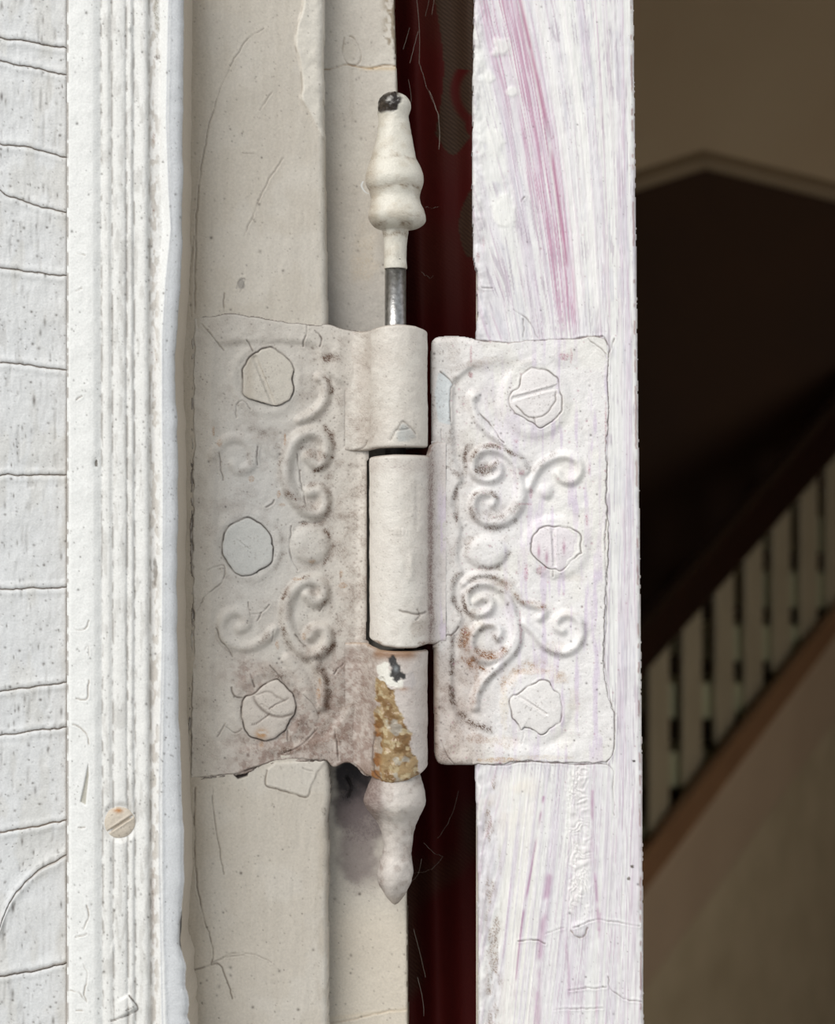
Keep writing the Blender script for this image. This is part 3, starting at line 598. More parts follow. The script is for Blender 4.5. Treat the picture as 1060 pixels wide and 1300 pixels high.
OUTR = [traced((500, 400), 3.118, [(665, 320), (660, 390), (610, 430), (580, 445), (545, 425), (500, 400), (470, 380), (455, 340), (462, 305), (495, 285), (510, 240), (550, 212), (600, 215), (645, 255), (652, 290)], 410),
        traced((560, 540), 5.3, [(945, 860), (880, 910), (810, 980), (770, 965), (730, 965), (680, 930), (640, 890), (605, 840), (610, 780), (640, 720), (700, 685), (780, 680), (850, 690), (935, 735), (935, 800)], 411),
        traced((560, 820), 5.3, [(815, 410), (805, 500), (750, 550), (680, 600), (620, 560), (560, 545), (540, 570), (510, 520), (470, 465), (460, 360), (515, 325), (570, 280), (620, 260), (670, 232), (725, 245), (750, 300), (795, 325)], 412)]
def hinge_noise(g, seed):
    X, Y = g.X, g.Y
    g.h += (fbm(X, Y, 30, seed, 4)-0.5)*2.6+(fbm(X, Y, 7, seed+4, 3)-0.5)*0.9
def plate_colour(g):
    X, Y = g.X, g.Y; f = fbm(X, Y, 50, 310, 3)
    g.col[:] = lin((207, 201, 193))
    g.mix(np.exp(-((X-325)/70)**2-((Y-640)/150)**2)*0.75, (196, 195, 193))
    g.mix(ss(300, 244, X)*0.4, (184, 170, 148)); g.mix(np.exp(-((X-310)/40)**2-((Y-470)/60)**2)*.3, (190, 185, 176))
    g.mix(ss(400, 460, X)*0.5, (218, 211, 203))
    # mauve-brown grime creeping up from below
    gm = ss(760, 940, Y+(f-0.5)*160+(np.minimum(X, 470)-400)*0.35)*ss(262, 330, X+(f-.5)*60)*(1-.75*ss(470, 500, X)); g.mix(gm*0.5, (176, 160, 152))
    gr = ss(0.47, 0.62, fbm(X, Y, 5, 311, 4)); g.mix(gm*gr*0.6, (146, 122, 112))
    k = 1-.8*ss(470, 500, X)
    g.mix(ss(0.5, 0.75, fbm(X, Y, 3, 315, 3))*ss(420, 450, X)*ss(540, 640, Y)*0.35*k, (150, 132, 122))
    g.stip(ss(.42, .72, fbm(X, Y, 16, 316, 3))*(.3+.3*ss(370, 440, X))*k, (124, 104, 92), 317); g.stip(gm*.55*ss(.35, .6, fbm(X, Y, 12, 318, 3)), (120, 96, 86), 319)
def leaf_left():
    g = Grid(236, 468, 396, 996, 0.9); X, Y = g.X, g.Y
    edge = np.vstack([jag([(244, 404), (243, 500), (243, 600), (242, 700), (243, 800), (240, 900), (239, 991)], 1.0, 7, 1),
                      jag([(239, 991), (275, 987), (300, 984), (330, 975), (360, 968), (414, 966)], 1.1, 6, 2), catmull([(415, 966), (424, 974), (440, 968), (452, 974), (462, 984), (472, 986)]),
                      np.array([(474, 986), (474, 818), (465, 812), (465.5, 700), (466, 585), (474, 577), (474, 418)]),
                      catmull([(470, 419), (455, 420), (435, 417), (420, 412), (409, 411)]), jag([(408, 413), (370, 409), (335, 404), (295, 398), (272, 401), (246, 403)], 1.0, 6, 3)])
    sd_ = g.sdf(edge, 30); g.mask = sd_ > -0.4
    e = np.clip(sd_, 0, 30); e = np.where((X > 455) & ((Y < 575) | (Y > 820)), 30, e)
    # recessed field
    fld = g.sdf(catmull([(272, 450), (285, 436), (330, 433), (395, 436), (405, 450), (412, 470), (455, 520), (458, 700), (452, 860), (420, 930), (385, 945), (330, 950), (282, 946), (270, 925), (268, 860), (272, 700)], 6, True), 16)
    g.base = -3.4*ss(-4, 6, fld)
    g.h = g.base.copy()
    o6, o7, o8, o5 = (260, 540), (260, 700), (260, 820), (260, 420); s = 5.3
    g.ridge(c2(o6, s, [(700, 215), (765, 265), (815, 190), (800, 90), (715, 45), (610, 100), (560, 210), (548, 340), (590, 470), (670, 565), (760, 590), (810, 520), (780, 440), (715, 445)]), 9.0, 6.5)
    g.ridge(c2(o7, s, [(690, 290), (745, 335), (795, 300), (785, 225), (715, 195), (625, 235), (558, 330), (548, 460), (590, 590), (680, 690), (775, 680), (825, 600), (800, 525), (740, 525), (705, 570)]), 9.0, 6.5)
    g.ridge(c2(o5, s, [(770, 315), (805, 350), (815, 420), (785, 500), (715, 565), (640, 600)]), 7.0, 4.8)
    g.ridge(c2(o6, s, [(60, 200), (110, 120), (200, 85), (290, 110), (330, 200), (300, 280), (230, 305), (195, 260)]), 7.5, 2.8)
    g.ridge(c2(o6, s, [(290, 90), (390, 120), (470, 190)]), 7, 1.8)
    g.ridge(c2(o7, s, [(470, 520), (410, 590), (310, 640), (200, 630), (115, 560), (115, 470), (180, 405), (260, 425), (280, 490), (240, 520)]), 7.5, 3.6)
    g.ridge(c2(o8, s, [(735, 110), (785, 200), (800, 300), (785, 410)]), 6.5, 5.0)
    g.ridge(c2(o8, s, [(560, 90), (640, 190), (690, 330), (720, 480)]), 9, 3.0)
    d = np.hypot((X-394)/25, (Y-691)/26); g.h = np.maximum(g.h, g.base+5.0*np.clip(1-d**3, 0, 1)**0.7)
    # rims pressed round the screw heads
    for i, (cx, cy, rx, ry) in enumerate(SCL):
        d = np.hypot((X-cx)/rx, (Y-cy)/ry); g.h += 1.6*np.exp(-((d-1.25)/0.16)**2)
    g.h -= 2.5*np.exp(-((X-398)/14)**2-((Y-905)/16)**2)
    # the plate bends up to the knuckle
    g.h += 1.3*np.exp(-((X-430)/7)**2)*ss(420, 440, Y)*ss(560, 520, Y)
    g.relax(2.2)
    g.h *= 1.25
    hinge_noise(g, 300)
    g.h += 1.4*(np.sqrt(np.clip(e/3.0, 0, 1))-1)
    plate_colour(g)
    # dusty dirt and painted shade around the scrolls
    for i, (x, y, rx, ry, a) in enumerate(((398, 578, 13, 8, .75), (385, 640, 20, 10, .45), (423, 560, 3, 18, .7), (418, 605, 7, 4, .6), (362, 556, 7, 12, .5), (366, 600, 5, 30, .45), (417, 640, 4, 20, .55), (432, 586, 9, 5, .6), (437, 656, 9, 8, .55), (440, 690, 6, 20, .3), (410, 664, 8, 4, .5),
                                           (420, 455, 12, 5, .75), (418, 490, 4, 12, .6), (420, 702, 4, 14, .6), (400, 718, 8, 4, .4), (365, 765, 6, 30, .6), (420, 765, 4, 20, .6), (397, 752, 8, 5, .4), (423, 815, 4, 22, .7), (398, 832, 16, 8, .65), (412, 858, 4, 16, .7), (414, 880, 4, 24, .75),
                                           (430, 930, 22, 14, .7), (440, 890, 14, 24, .5), (380, 950, 40, 6, .5), (400, 940, 20, 10, .55), (452, 850, 5, 30, .5), (335, 560, 24, 6, .35), (345, 550, 14, 8, .4), (300, 645, 30, 8, .3), (300, 556, 26, 5, .3), (390, 505, 12, 9, .35), (338, 812, 10, 5, .5), (370, 935, 20, 6, .4), (352, 935, 25, 5, .4), (340, 850, 18, 10, .4), (362, 860, 12, 12, .45), (460, 480, 5, 60, .3))):
        g.blot(x, y, rx, ry, (116, 92, 76), a, 320+i, 7, 0.46)
    for i, (x, y, rx, ry) in enumerate(((354, 628, 2.5, 5), (358, 641, 5, 2.5), (319, 608, 4, 4), (433, 728, 3, 6), (435, 743, 6, 4), (396, 713, 5, 3), (386, 808, 4, 5), (352, 818, 3, 6), (406, 866, 2, 8), (404, 880, 3, 10), (279, 562, 4, 5), (332, 945, 4, 7), (271, 546, 2, 8), (378, 735, 8, 2), (362, 558, 2, 8))):
        g.blot(x, y, rx, ry, (158, 112, 62), 0.7, 360+i, 4, 0.7)
    g.blot(432, 731, 1.5, 8, (110, 70, 40), .7, 380, 3, .6); g.blot(418, 927, 4, 5, (100, 56, 40), .8, 381, 3, .6); g.blot(404, 598, 2, 2, (60, 44, 30), .9, 382, 3)
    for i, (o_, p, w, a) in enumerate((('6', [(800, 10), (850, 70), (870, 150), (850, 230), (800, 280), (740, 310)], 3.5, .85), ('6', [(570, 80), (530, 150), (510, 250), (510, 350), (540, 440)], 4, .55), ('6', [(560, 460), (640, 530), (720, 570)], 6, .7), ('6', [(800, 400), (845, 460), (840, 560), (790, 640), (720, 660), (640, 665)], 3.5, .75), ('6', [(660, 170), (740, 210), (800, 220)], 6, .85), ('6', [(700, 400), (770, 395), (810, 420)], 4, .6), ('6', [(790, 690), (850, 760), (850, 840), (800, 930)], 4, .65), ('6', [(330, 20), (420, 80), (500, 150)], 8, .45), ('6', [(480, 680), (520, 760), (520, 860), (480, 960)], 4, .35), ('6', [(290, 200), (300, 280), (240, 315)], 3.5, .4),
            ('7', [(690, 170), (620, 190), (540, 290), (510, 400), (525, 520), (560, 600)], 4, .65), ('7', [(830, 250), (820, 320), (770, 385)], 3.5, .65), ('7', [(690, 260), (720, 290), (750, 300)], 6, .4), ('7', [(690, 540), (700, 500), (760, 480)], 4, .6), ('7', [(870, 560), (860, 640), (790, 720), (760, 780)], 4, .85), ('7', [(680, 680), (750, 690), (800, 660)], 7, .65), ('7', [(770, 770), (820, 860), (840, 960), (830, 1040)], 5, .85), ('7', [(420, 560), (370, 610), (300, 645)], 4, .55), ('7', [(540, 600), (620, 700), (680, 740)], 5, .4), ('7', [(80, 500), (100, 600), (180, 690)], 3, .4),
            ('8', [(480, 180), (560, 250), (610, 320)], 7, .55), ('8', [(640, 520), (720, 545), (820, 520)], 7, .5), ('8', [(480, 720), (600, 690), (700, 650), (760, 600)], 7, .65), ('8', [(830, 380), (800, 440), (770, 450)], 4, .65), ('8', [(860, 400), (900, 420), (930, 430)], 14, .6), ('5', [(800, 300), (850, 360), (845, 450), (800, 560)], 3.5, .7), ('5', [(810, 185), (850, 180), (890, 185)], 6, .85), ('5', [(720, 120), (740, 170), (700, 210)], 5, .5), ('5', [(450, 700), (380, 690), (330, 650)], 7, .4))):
        g.dustline(c2({'5': o5, '6': o6, '7': o7, '8': o8}[o_], s, p), w*1.1, a*1.2, (98, 76, 62), 900+i)  # dirt and painted shade along the scroll edges
    k = 0
    for ol in OUTL: g.crack(np.vstack([ol, ol[:1]]), 1.1, 1.5, CRD, 0.1, 4, 390+k, 0.8, 0.5); k += 1
    g.crack([(246, 405), (245, 500), (245, 600), (244, 700), (245, 800), (242, 900), (241, 988)], 1.3, 2, (50, 38, 30), 1.0, 5, 498, .9); g.crack([(242, 860), (241, 930), (241, 988)], 1.8, 2, (40, 30, 24), .8, 5, 497, .9); g.crack([(242, 989), (275, 985), (300, 982), (330, 973), (360, 966), (412, 965)], 1.3, 2, (54, 40, 32), 1.0, 5, 499, .9)
    for p, w, a in (([(390, 413), (388, 425), (385, 440)], 1, .6), ([(400, 420), (408, 428), (406, 440)], 1.2, .8), ([(377, 576), (380, 600), (384, 620), (388, 640)], .8, .6), ([(313, 432), (321, 446)], .8, .6), ([(300, 530), (302, 512), (310, 510), (318, 520)], .7, .4), ([(327, 567), (327, 590)], .7, .6), ([(278, 575), (281, 595), (283, 610)], .6, .6),
                    ([(338, 644), (346, 640), (348, 635)], 1.0, .6), ([(370, 668), (367, 690), (371, 710), (378, 724)], .8, .6), ([(380, 664), (400, 664), (408, 662)], 1, .7), ([(274, 797), (279, 812), (290, 825), (295, 834)], 1.0, .6), ([(315, 765), (318, 782)], .9, .6), ([(327, 788), (332, 778)], .8, .5), ([(318, 780), (330, 778), (342, 768)], .7, .4),
                    ([(406, 776), (411, 768)], 1, .7), ([(436, 842), (424, 856)], .9, .7), ([(348, 800), (345, 815)], .8, .5), ([(318, 856), (323, 872)], 1.1, .8), ([(294, 873), (298, 884), (307, 886)], 1.1, .7), ([(276, 935), (286, 918)], .8, .5), ([(307, 925), (298, 930), (286, 922)], 1.0, .6), ([(366, 918), (366, 942)], .9, .6), ([(385, 882), (398, 895), (405, 912)], .9, .7), ([(425, 926), (428, 945), (430, 966)], .9, .7),
                    ([(263, 725), (284, 718), (281, 740), (262, 755), (250, 775)], .7, .45), ([(404, 925), (380, 948), (360, 956)], .8, .5), ([(440, 570), (455, 568), (462, 565)], .9, .6), ([(343, 845), (352, 855), (362, 868)], .8, .6), ([(256, 412), (280, 440), (284, 445)], .6, .4), ([(375, 806), (382, 815), (388, 820)], 1.2, .7)):
        g.crack(p, w, 1.8, (74, 58, 48), 0.8, 4, 420+k, a, .4); k += 1
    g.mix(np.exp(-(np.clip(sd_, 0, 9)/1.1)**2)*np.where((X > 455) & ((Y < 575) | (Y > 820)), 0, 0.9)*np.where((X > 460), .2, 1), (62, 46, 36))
    g.specks(2600, 430, (92, 74, 64), (0.5, 1.2), lambda x, y: .35+.65*(x > 380), .7); g.specks(260, 431, (52, 38, 32), (0.7, 1.9), lambda x, y: .3+.7*(y > 800))
    g.rough[:] = 0.46
    return g
gl = leaf_left()
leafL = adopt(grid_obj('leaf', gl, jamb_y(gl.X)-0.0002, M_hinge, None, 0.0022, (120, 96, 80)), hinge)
leafL['label'] = 'cream leaf on the jamb with worn scrolls, grimier towards the bottom'
# --- right leaf
def leaf_right():
    g = Grid(543, 783, 422, 974, 0.9); X, Y = g.X, g.Y
    edge = np.vstack([catmull([(547.5, 570), (547, 500), (547, 445), (550, 431), (562, 427), (585, 427), (602, 430)]), jag([(603, 431), (640, 435), (668, 433), (700, 431), (730, 430), (752, 427), (768, 430)], .8, 6, 11), catmull([(771, 436), (773, 450), (771, 480)]),
                      jag([(772, 500), (770, 620), (772, 690), (769, 760), (767, 840), (773, 885), (780, 905)], 1.2, 6, 12), catmull([(780, 915), (780, 945), (777, 960), (770, 967)]), jag([(768, 968), (720, 968), (660, 966), (640, 970), (606, 970)], .8, 6, 13), catmull([(600, 971), (580, 971), (560, 970), (553, 962), (551, 940), (550, 830), (549, 824)])])
    sd_ = g.sdf(edge, 30); g.mask = sd_ > -0.4
    fld = g.sdf(np.vstack([catmull([(574, 490), (574, 560), (578, 590), (586, 606), (577, 622), (574, 645), (584, 668), (581, 690), (580, 712), (586, 727), (576, 743), (575, 768), (586, 786), (574, 808), (573, 880), (577, 905), (592, 930), (622, 945), (680, 950), (730, 948), (748, 935), (752, 880), (750, 700), (752, 520), (748, 470), (730, 458), (640, 460), (604, 463), (582, 478)], 5, True)]), 16)
    sft = np.maximum(ss(640, 700, X), np.maximum(ss(490, 462, Y), ss(915, 940, Y))*ss(590, 610, X)); g.base = -4.6*(ss(-2.0, 4.5, fld)*(1-sft)+ss(-8, 15, fld)*sft)*(1-0.75*ss(690, 745, X))
    g.h = g.base.copy(); o2, o3, s = (560, 540), (560, 700), 5.3
    g.ridge(c2(o2, s, [(345, 285), (385, 270), (392, 325), (345, 362), (270, 362), (218, 310), (215, 235), (268, 172), (350, 160), (430, 190), (500, 265), (530, 370), (530, 470), (490, 565), (415, 635), (320, 655), (240, 615), (215, 540), (238, 475), (305, 455), (355, 485), (345, 530)]), 6.4, 7.0)
    g.ridge(c2(o2, s, [(520, 350), (545, 430), (530, 540), (460, 630), (370, 665)]), 6.5, 7.0)
    g.ridge(c2(o2, s, [(590, 420), (620, 350), (670, 275), (750, 222), (850, 205), (925, 250), (930, 325), (880, 378), (815, 365), (785, 325)]), 6.0, 6.0)
    g.ridge(c2(o2, s, [(470, 160), (530, 230), (575, 310)]), 6.0, 6.0)
    g.ridge(c2((540, 420), 6.625, [(395, 540), (390, 620), (430, 730), (520, 840), (640, 930), (720, 1000)]), 6.0, 6.0)
    d = np.hypot(X-602, Y-503); g.h = np.maximum(g.h, g.base+7*np.clip(1-(d/7)**2, 0, 1)**.7)
    d = np.hypot(X-693, Y-624); g.h = np.maximum(g.h, g.base+5.5*np.clip(1-(d/10)**2, 0, 1)**.7)
    d = np.hypot((X-617)/28, (Y-701)/21); g.h = np.maximum(g.h, g.base+6.5*np.clip(1-d**4, 0, 1)**0.6)
    g.ridge(c2(o3, s, [(235, 335), (285, 310), (335, 335), (325, 395), (255, 425), (190, 385), (172, 300), (215, 232), (300, 215), (385, 245), (450, 320), (490, 430), (505, 540), (480, 640)]), 6.2, 6.8)
    g.ridge(c2(o3, s, [(155, 215), (230, 165), (330, 160), (430, 205), (500, 285), (570, 345), (650, 370), (690, 410), (665, 448)]), 6.0, 5.8)
    g.ridge(c2(o3, s, [(385, 580), (395, 530), (350, 490), (275, 495), (215, 560), (205, 650), (255, 720), (340, 735), (420, 700), (470, 640)]), 6.0, 6.6)
    g.ridge(c2(o3, s, [(505, 460), (520, 570), (485, 670), (390, 765), (300, 855), (245, 940), (228, 1010), (228, 1050)]), 6.2, 6.6)
    g.ridge(c2(o3, s, [(560, 480), (640, 560), (710, 640), (810, 680), (900, 645), (945, 560), (925, 465), (850, 425), (785, 455), (775, 510), (815, 535)]), 6.2, 6.0)
    for i, (cx, cy, rx, ry) in enumerate(SCR):
        d = np.hypot((X-cx)/rx, (Y-cy)/ry); g.h = np.maximum(g.h, g.base+3.2*(1-ss(1.15, 1.5, d)))
    g.relax(1.9)
    g.h *= 1.08
    hinge_noise(g, 500)
    e = np.clip(sd_, 0, 30); rl_ = X < 600
    rnd = np.where(rl_, 9, 2.5); g.h += np.where(rl_, 8, 1.6)*(np.sqrt(np.clip(1-(1-np.clip(e/rnd, 0, 1))**2, 0, 1))-1)*np.where(rl_ & (Y > 560) & (Y < 822), 0, 1)
    g.col[:] = lin((237, 235, 235)); u, a, b, c = streaks(X, Y*0+600+Y*0.0, 240)
    b = fbm(X, Y*0.10, 6, 511, 4); f = fbm(X, Y, 40, 512, 3)
    g.mix(ss(0.5, 0.7, b)*ss(560, 720, X+(f-.5)*120)*0.8, (218, 206, 224)); g.mix(ss(.5, .7, f)*0.4, (240, 238, 230))
    g.mix(ss(640, 560, X)*0.5, (222, 216, 210)); g.mix(ss(575, 565, X)*0.35, (216, 214, 214))
    g.mix(ss(560, 552, X)*ss(780, 830, Y)*0.6, (150, 122, 90))
    gm = ss(780, 900, Y+(f-.5)*120)*ss(640, 575, X); g.mix(gm*0.5, (196, 178, 166))
    g.stip(ss(.42, .72, fbm(X, Y, 16, 513, 3))*(.16+.3*ss(660, 570, X)), (132, 114, 104), 514); g.stip(gm*.6*ss(.35, .6, fbm(X, Y, 12, 515, 3)), (130, 104, 90), 516)
    pd = g.sdf([(556, 474), (564, 472), (575, 488), (572, 494), (572, 540), (556, 536), (551, 500)], 8); g.mix(ss(-1, 2, pd)*0.75, (214, 222, 226)); g.crack([(559, 472), (566, 478), (575, 488), (572, 494), (572, 535)], .9, 1.6, (96, 82, 74), .6, 4, 509, .7)
    for i, (x, y, rx, ry, a_, co) in enumerate(((617, 592, 13, 7, .85, (96, 70, 54)), (590, 588, 4, 22, .75, (104, 84, 70)), (600, 570, 10, 8, .5, (120, 98, 84)), (622, 566, 20, 4, .6, (120, 98, 84)), (616, 626, 16, 4, .6, (120, 100, 84)), (630, 652, 20, 7, .6, (124, 104, 90)), (650, 645, 16, 10, .4, (130, 110, 96)), (604, 655, 8, 14, .4, (130, 110, 96)), (580, 640, 4, 20, .6, (120, 98, 84)), (583, 600, 5, 10, .6, (104, 84, 72)),
                                                (594, 686, 8, 6, .5, (130, 106, 86)), (640, 684, 8, 6, .45, (140, 116, 98)), (620, 722, 26, 4, .5, (140, 118, 100)), (606, 735, 22, 6, .5, (140, 112, 90)), (640, 740, 18, 8, .45, (144, 120, 100)), (600, 780, 6, 8, .6, (130, 92, 56)), (614, 762, 10, 5, .5, (140, 110, 84)), (593, 812, 5, 22, .85, (140, 92, 54)), (602, 838, 10, 8, .8, (140, 94, 58)), (624, 832, 20, 7, .65, (136, 100, 72)), (618, 794, 12, 5, .55, (150, 120, 80)), (680, 768, 16, 5, .5, (160, 128, 92)),
                                                (703, 820, 16, 8, .5, (160, 132, 104)), (722, 780, 14, 5, .4, (160, 134, 104)), (605, 870, 5, 16, .55, (150, 116, 90)), (582, 916, 7, 16, .7, (104, 78, 64)), (606, 938, 16, 7, .8, (140, 102, 72)), (640, 942, 24, 9, .55, (168, 134, 96)), (650, 862, 10, 12, .6, (176, 142, 102)), (676, 852, 24, 5, .65, (176, 142, 104)), (712, 860, 14, 8, .6, (176, 142, 104)), (728, 890, 8, 20, .4, (190, 164, 130)), (636, 965, 30, 4, .85, (176, 132, 70)), (690, 962, 40, 4, .4, (200, 170, 120)), (640, 895, 6, 40, .5, (214, 196, 160)),
                                                (605, 462, 16, 6, .5, (150, 122, 100)), (625, 458, 20, 6, .45, (156, 132, 110)), (660, 460, 20, 4, .35, (170, 150, 128)), (578, 482, 6, 8, .5, (120, 100, 86)), (655, 600, 14, 8, .4, (150, 120, 110)), (728, 735, 18, 5, .4, (184, 164, 150)), (566, 593, 5, 2.5, .8, (110, 90, 76)), (575, 880, 4, 40, .4, (120, 98, 86)), (590, 850, 14, 40, .4, (150, 126, 110)))):
        g.blot(x, y, rx, ry, co, a_, 520+i, 7, 0.5)
    for i, (x, y, rx, ry) in enumerate(((598, 477, 2.5, 5), (668, 728, 3, 12), (686, 725, 5, 8), (692, 720, 2, 8), (663, 600, 4, 4), (674, 625, 3, 8), (661, 806, 2.5, 12), (660, 790, 1.5, 14), (745, 660, 2, 10), (748, 595, 2, 9), (559, 566, 2, 5), (665, 640, 14, 1.5), (655, 560, 4, 3), (770, 598, 4, 3), (725, 450, 2, 12), (716, 452, 8, 6), (769, 545, 1.5, 40), (598, 450, 1.5, 16))):
        g.blot(x, y, rx, ry, (164, 66, 100), 0.7, 570+i, 4, 0.6)
    g.blot(597, 475, 3, 4, (120, 34, 30), .8, 590, 3, .6)
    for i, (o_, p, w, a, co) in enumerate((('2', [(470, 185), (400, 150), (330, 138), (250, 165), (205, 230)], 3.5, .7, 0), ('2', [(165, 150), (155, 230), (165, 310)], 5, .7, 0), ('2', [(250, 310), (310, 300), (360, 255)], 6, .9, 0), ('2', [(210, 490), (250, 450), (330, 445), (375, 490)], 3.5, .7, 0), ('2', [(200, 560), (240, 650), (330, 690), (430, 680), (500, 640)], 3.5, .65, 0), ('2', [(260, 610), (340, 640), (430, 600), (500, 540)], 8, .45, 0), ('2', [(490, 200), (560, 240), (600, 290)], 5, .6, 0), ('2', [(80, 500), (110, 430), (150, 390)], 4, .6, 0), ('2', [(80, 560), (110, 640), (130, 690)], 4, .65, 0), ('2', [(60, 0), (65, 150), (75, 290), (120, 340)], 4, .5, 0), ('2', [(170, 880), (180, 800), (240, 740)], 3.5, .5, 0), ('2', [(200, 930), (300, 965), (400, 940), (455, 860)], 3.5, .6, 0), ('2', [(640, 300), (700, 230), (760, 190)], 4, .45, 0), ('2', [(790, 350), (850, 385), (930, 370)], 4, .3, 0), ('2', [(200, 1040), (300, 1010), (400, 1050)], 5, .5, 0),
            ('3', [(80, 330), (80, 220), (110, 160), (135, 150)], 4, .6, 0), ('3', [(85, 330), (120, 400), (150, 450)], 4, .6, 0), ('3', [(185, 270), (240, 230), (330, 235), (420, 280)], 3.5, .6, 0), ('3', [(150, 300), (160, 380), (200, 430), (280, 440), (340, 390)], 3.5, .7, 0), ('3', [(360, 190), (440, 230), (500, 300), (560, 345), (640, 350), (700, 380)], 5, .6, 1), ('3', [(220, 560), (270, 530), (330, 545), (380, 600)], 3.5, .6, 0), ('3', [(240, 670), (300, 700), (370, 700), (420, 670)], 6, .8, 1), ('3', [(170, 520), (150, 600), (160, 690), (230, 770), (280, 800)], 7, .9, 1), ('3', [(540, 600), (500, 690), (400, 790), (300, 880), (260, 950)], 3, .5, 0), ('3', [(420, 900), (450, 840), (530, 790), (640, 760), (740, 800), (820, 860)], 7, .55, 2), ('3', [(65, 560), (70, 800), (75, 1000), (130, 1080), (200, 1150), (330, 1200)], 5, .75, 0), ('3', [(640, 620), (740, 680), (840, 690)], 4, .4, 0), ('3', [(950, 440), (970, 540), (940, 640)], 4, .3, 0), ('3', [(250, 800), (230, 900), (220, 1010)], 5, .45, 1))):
        g.dustline(c2({'2': o2, '3': o3}[o_], s, p), w*1.1, a*1.2, ((100, 80, 68), (130, 90, 58), (164, 128, 90))[co], 950+i)  # dirt and painted shade along scrolls and panel border
    k = 0
    for ol in OUTR: g.crack(np.vstack([ol, ol[:1]]), 1.0, 1.4, (84, 66, 60), 0.1, 4, 600+k, 0.75, 0.5); k += 1
    for p, w, a_ in (([(609, 525), (622, 538), (634, 556), (640, 562)], 1.0, .7), ([(770, 660), (768, 700), (770, 760), (768, 810), (767, 840)], .9, .7), ([(771, 870), (774, 882)], 2.0, .8), ([(549, 818), (560, 812), (568, 806), (574, 806), (582, 796)], 1.0, .75), ([(560, 940), (568, 960), (577, 970)], .8, .6), ([(560, 545), (561, 560), (559, 570)], .8, .5), ([(702, 724), (702, 732)], .8, .6), ([(665, 931), (662, 945)], .6, .4), ([(702, 452), (688, 470)], 0, 0), ([(747, 430), (765, 445), (771, 455)], .8, .5)):
        if a_: g.crack(p, w, 1.6, (92, 72, 66), 0.7, 4, 620+k, a_, .5); k += 1
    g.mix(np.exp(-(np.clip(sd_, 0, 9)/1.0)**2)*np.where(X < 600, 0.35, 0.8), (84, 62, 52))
    g.specks(1900, 640, (112, 92, 84), (0.5, 1.15), lambda x, y: .3+.7*(x < 660), .7); g.specks(200, 641, (60, 46, 44), (0.7, 1.7), None); g.specks(260, 642, (160, 84, 116), (0.6, 1.6), None, .6)
    g.rough[:] = 0.44
    return g
gR = leaf_right()
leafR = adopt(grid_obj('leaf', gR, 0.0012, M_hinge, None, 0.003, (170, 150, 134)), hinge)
leafR['label'] = 'whiter leaf on the door edge with crisp scrolls and pinkish streaks'
# --- screws
def screw(cx, cy, outl, Y0, tilt, slot_ang, slot_w, mat, base_c, parent, seed, filled=1.0, rust=None, dome=2.0, specks=70, name='screw', shrink=0.988, cracks=(), off=(0, 0), slot_len=0.82, extra=None):
    nr, nt = 34, 90
    th = np.linspace(0, 2*np.pi, nt+1); rr = np.linspace(0.0, 1.0, nr)
    ox = np.interp(th, np.linspace(0, 2*np.pi, nt+1), np.append(outl[:, 0], outl[0, 0])); oy = np.append(outl[:, 1], outl[0, 1])
    class A(Grid):
        def __init__(s): pass
    g = A(); R = rr[:, None]
    g.X = cx+(ox[None]-cx)*R*shrink; g.Y = cy+(oy[None]-cy)*R*shrink
    g.h = dome*(1-R**4)*np.ones_like(g.X)-0.7*ss(0.94, 1.0, R)+(fbm(g.X, g.Y, 14, seed, 3)-.5)*1.6
    g.col = np.ones(g.X.shape+(3,))*lin(base_c); g.rough = np.full(g.X.shape, .46); g.mask = None
    ca, sa = math.cos(slot_ang), math.sin(slot_ang); dx, dy = g.X-cx-off[0], g.Y-cy-off[1]
    al = dx*ca+dy*sa; ac = -dx*sa+dy*ca; Lr = np.max(np.hypot(ox-cx, oy-cy))*slot_len
    s_ = np.clip(1-(ac/slot_w)**4, 0, 1)*ss(Lr, Lr-3, np.abs(al)); g.h -= filled*s_
    g.h += .5*np.exp(-((np.abs(ac)-slot_w-1.2)/1.2)**2)*ss(Lr, Lr-3, np.abs(al))
    r = np.random.default_rng(seed)
    for q in range(specks):
        x, y = cx+r.normal(0, 14), cy+r.normal(0, 14); m = np.exp(-((g.X-x)**2+(g.Y-y)**2)/(0.4+0.5*r.random())**2)*.5; g.mix(m, (110, 94, 86))
    if extra: extra(g)
    for (p, w, a) in cracks:
        d = np.full(g.X.shape, 99.0); q = jag(p, .8, 4, seed)
        for A_, B_ in zip(q[:-1], q[1:]):
            v = B_-A_; t = np.clip(((g.X-A_[0])*v[0]+(g.Y-A_[1])*v[1])/max(1e-9, v@v), 0, 1); d = np.minimum(d, np.hypot(g.X-A_[0]-t*v[0], g.Y-A_[1]-t*v[1]))
        m = np.exp(-(d/w)**2); g.h -= 1.2*m; g.mix(a*m, (86, 68, 56))
    g.mix(ss(.965, 1, R)*np.ones_like(g.X)*.55, (90, 74, 64))
    if rust: m = np.exp(-((g.X-rust[0])/rust[2])**2-((g.Y-rust[1])/rust[3])**2)*ss(.3, .5, fbm(g.X, g.Y, 5, seed+3, 3)); g.mix(m, rust[4])
    Yw = Y0(g.X)-g.h*SC; X, Y, Z = P(g.X, g.Y, Yw)
    # ring order (inner to outer) x angle: flip so that normals face the viewer
    o = sheet(name, X[:, ::-1], Y[:, ::-1], Z[:, ::-1], g.col[:, ::-1], g.rough[:, ::-1], mat, None, None, 0.0012)
    return adopt(o, parent)
YL = lambda X: jamb_y(X)-0.0002; YR = lambda X: X*0+0.0012
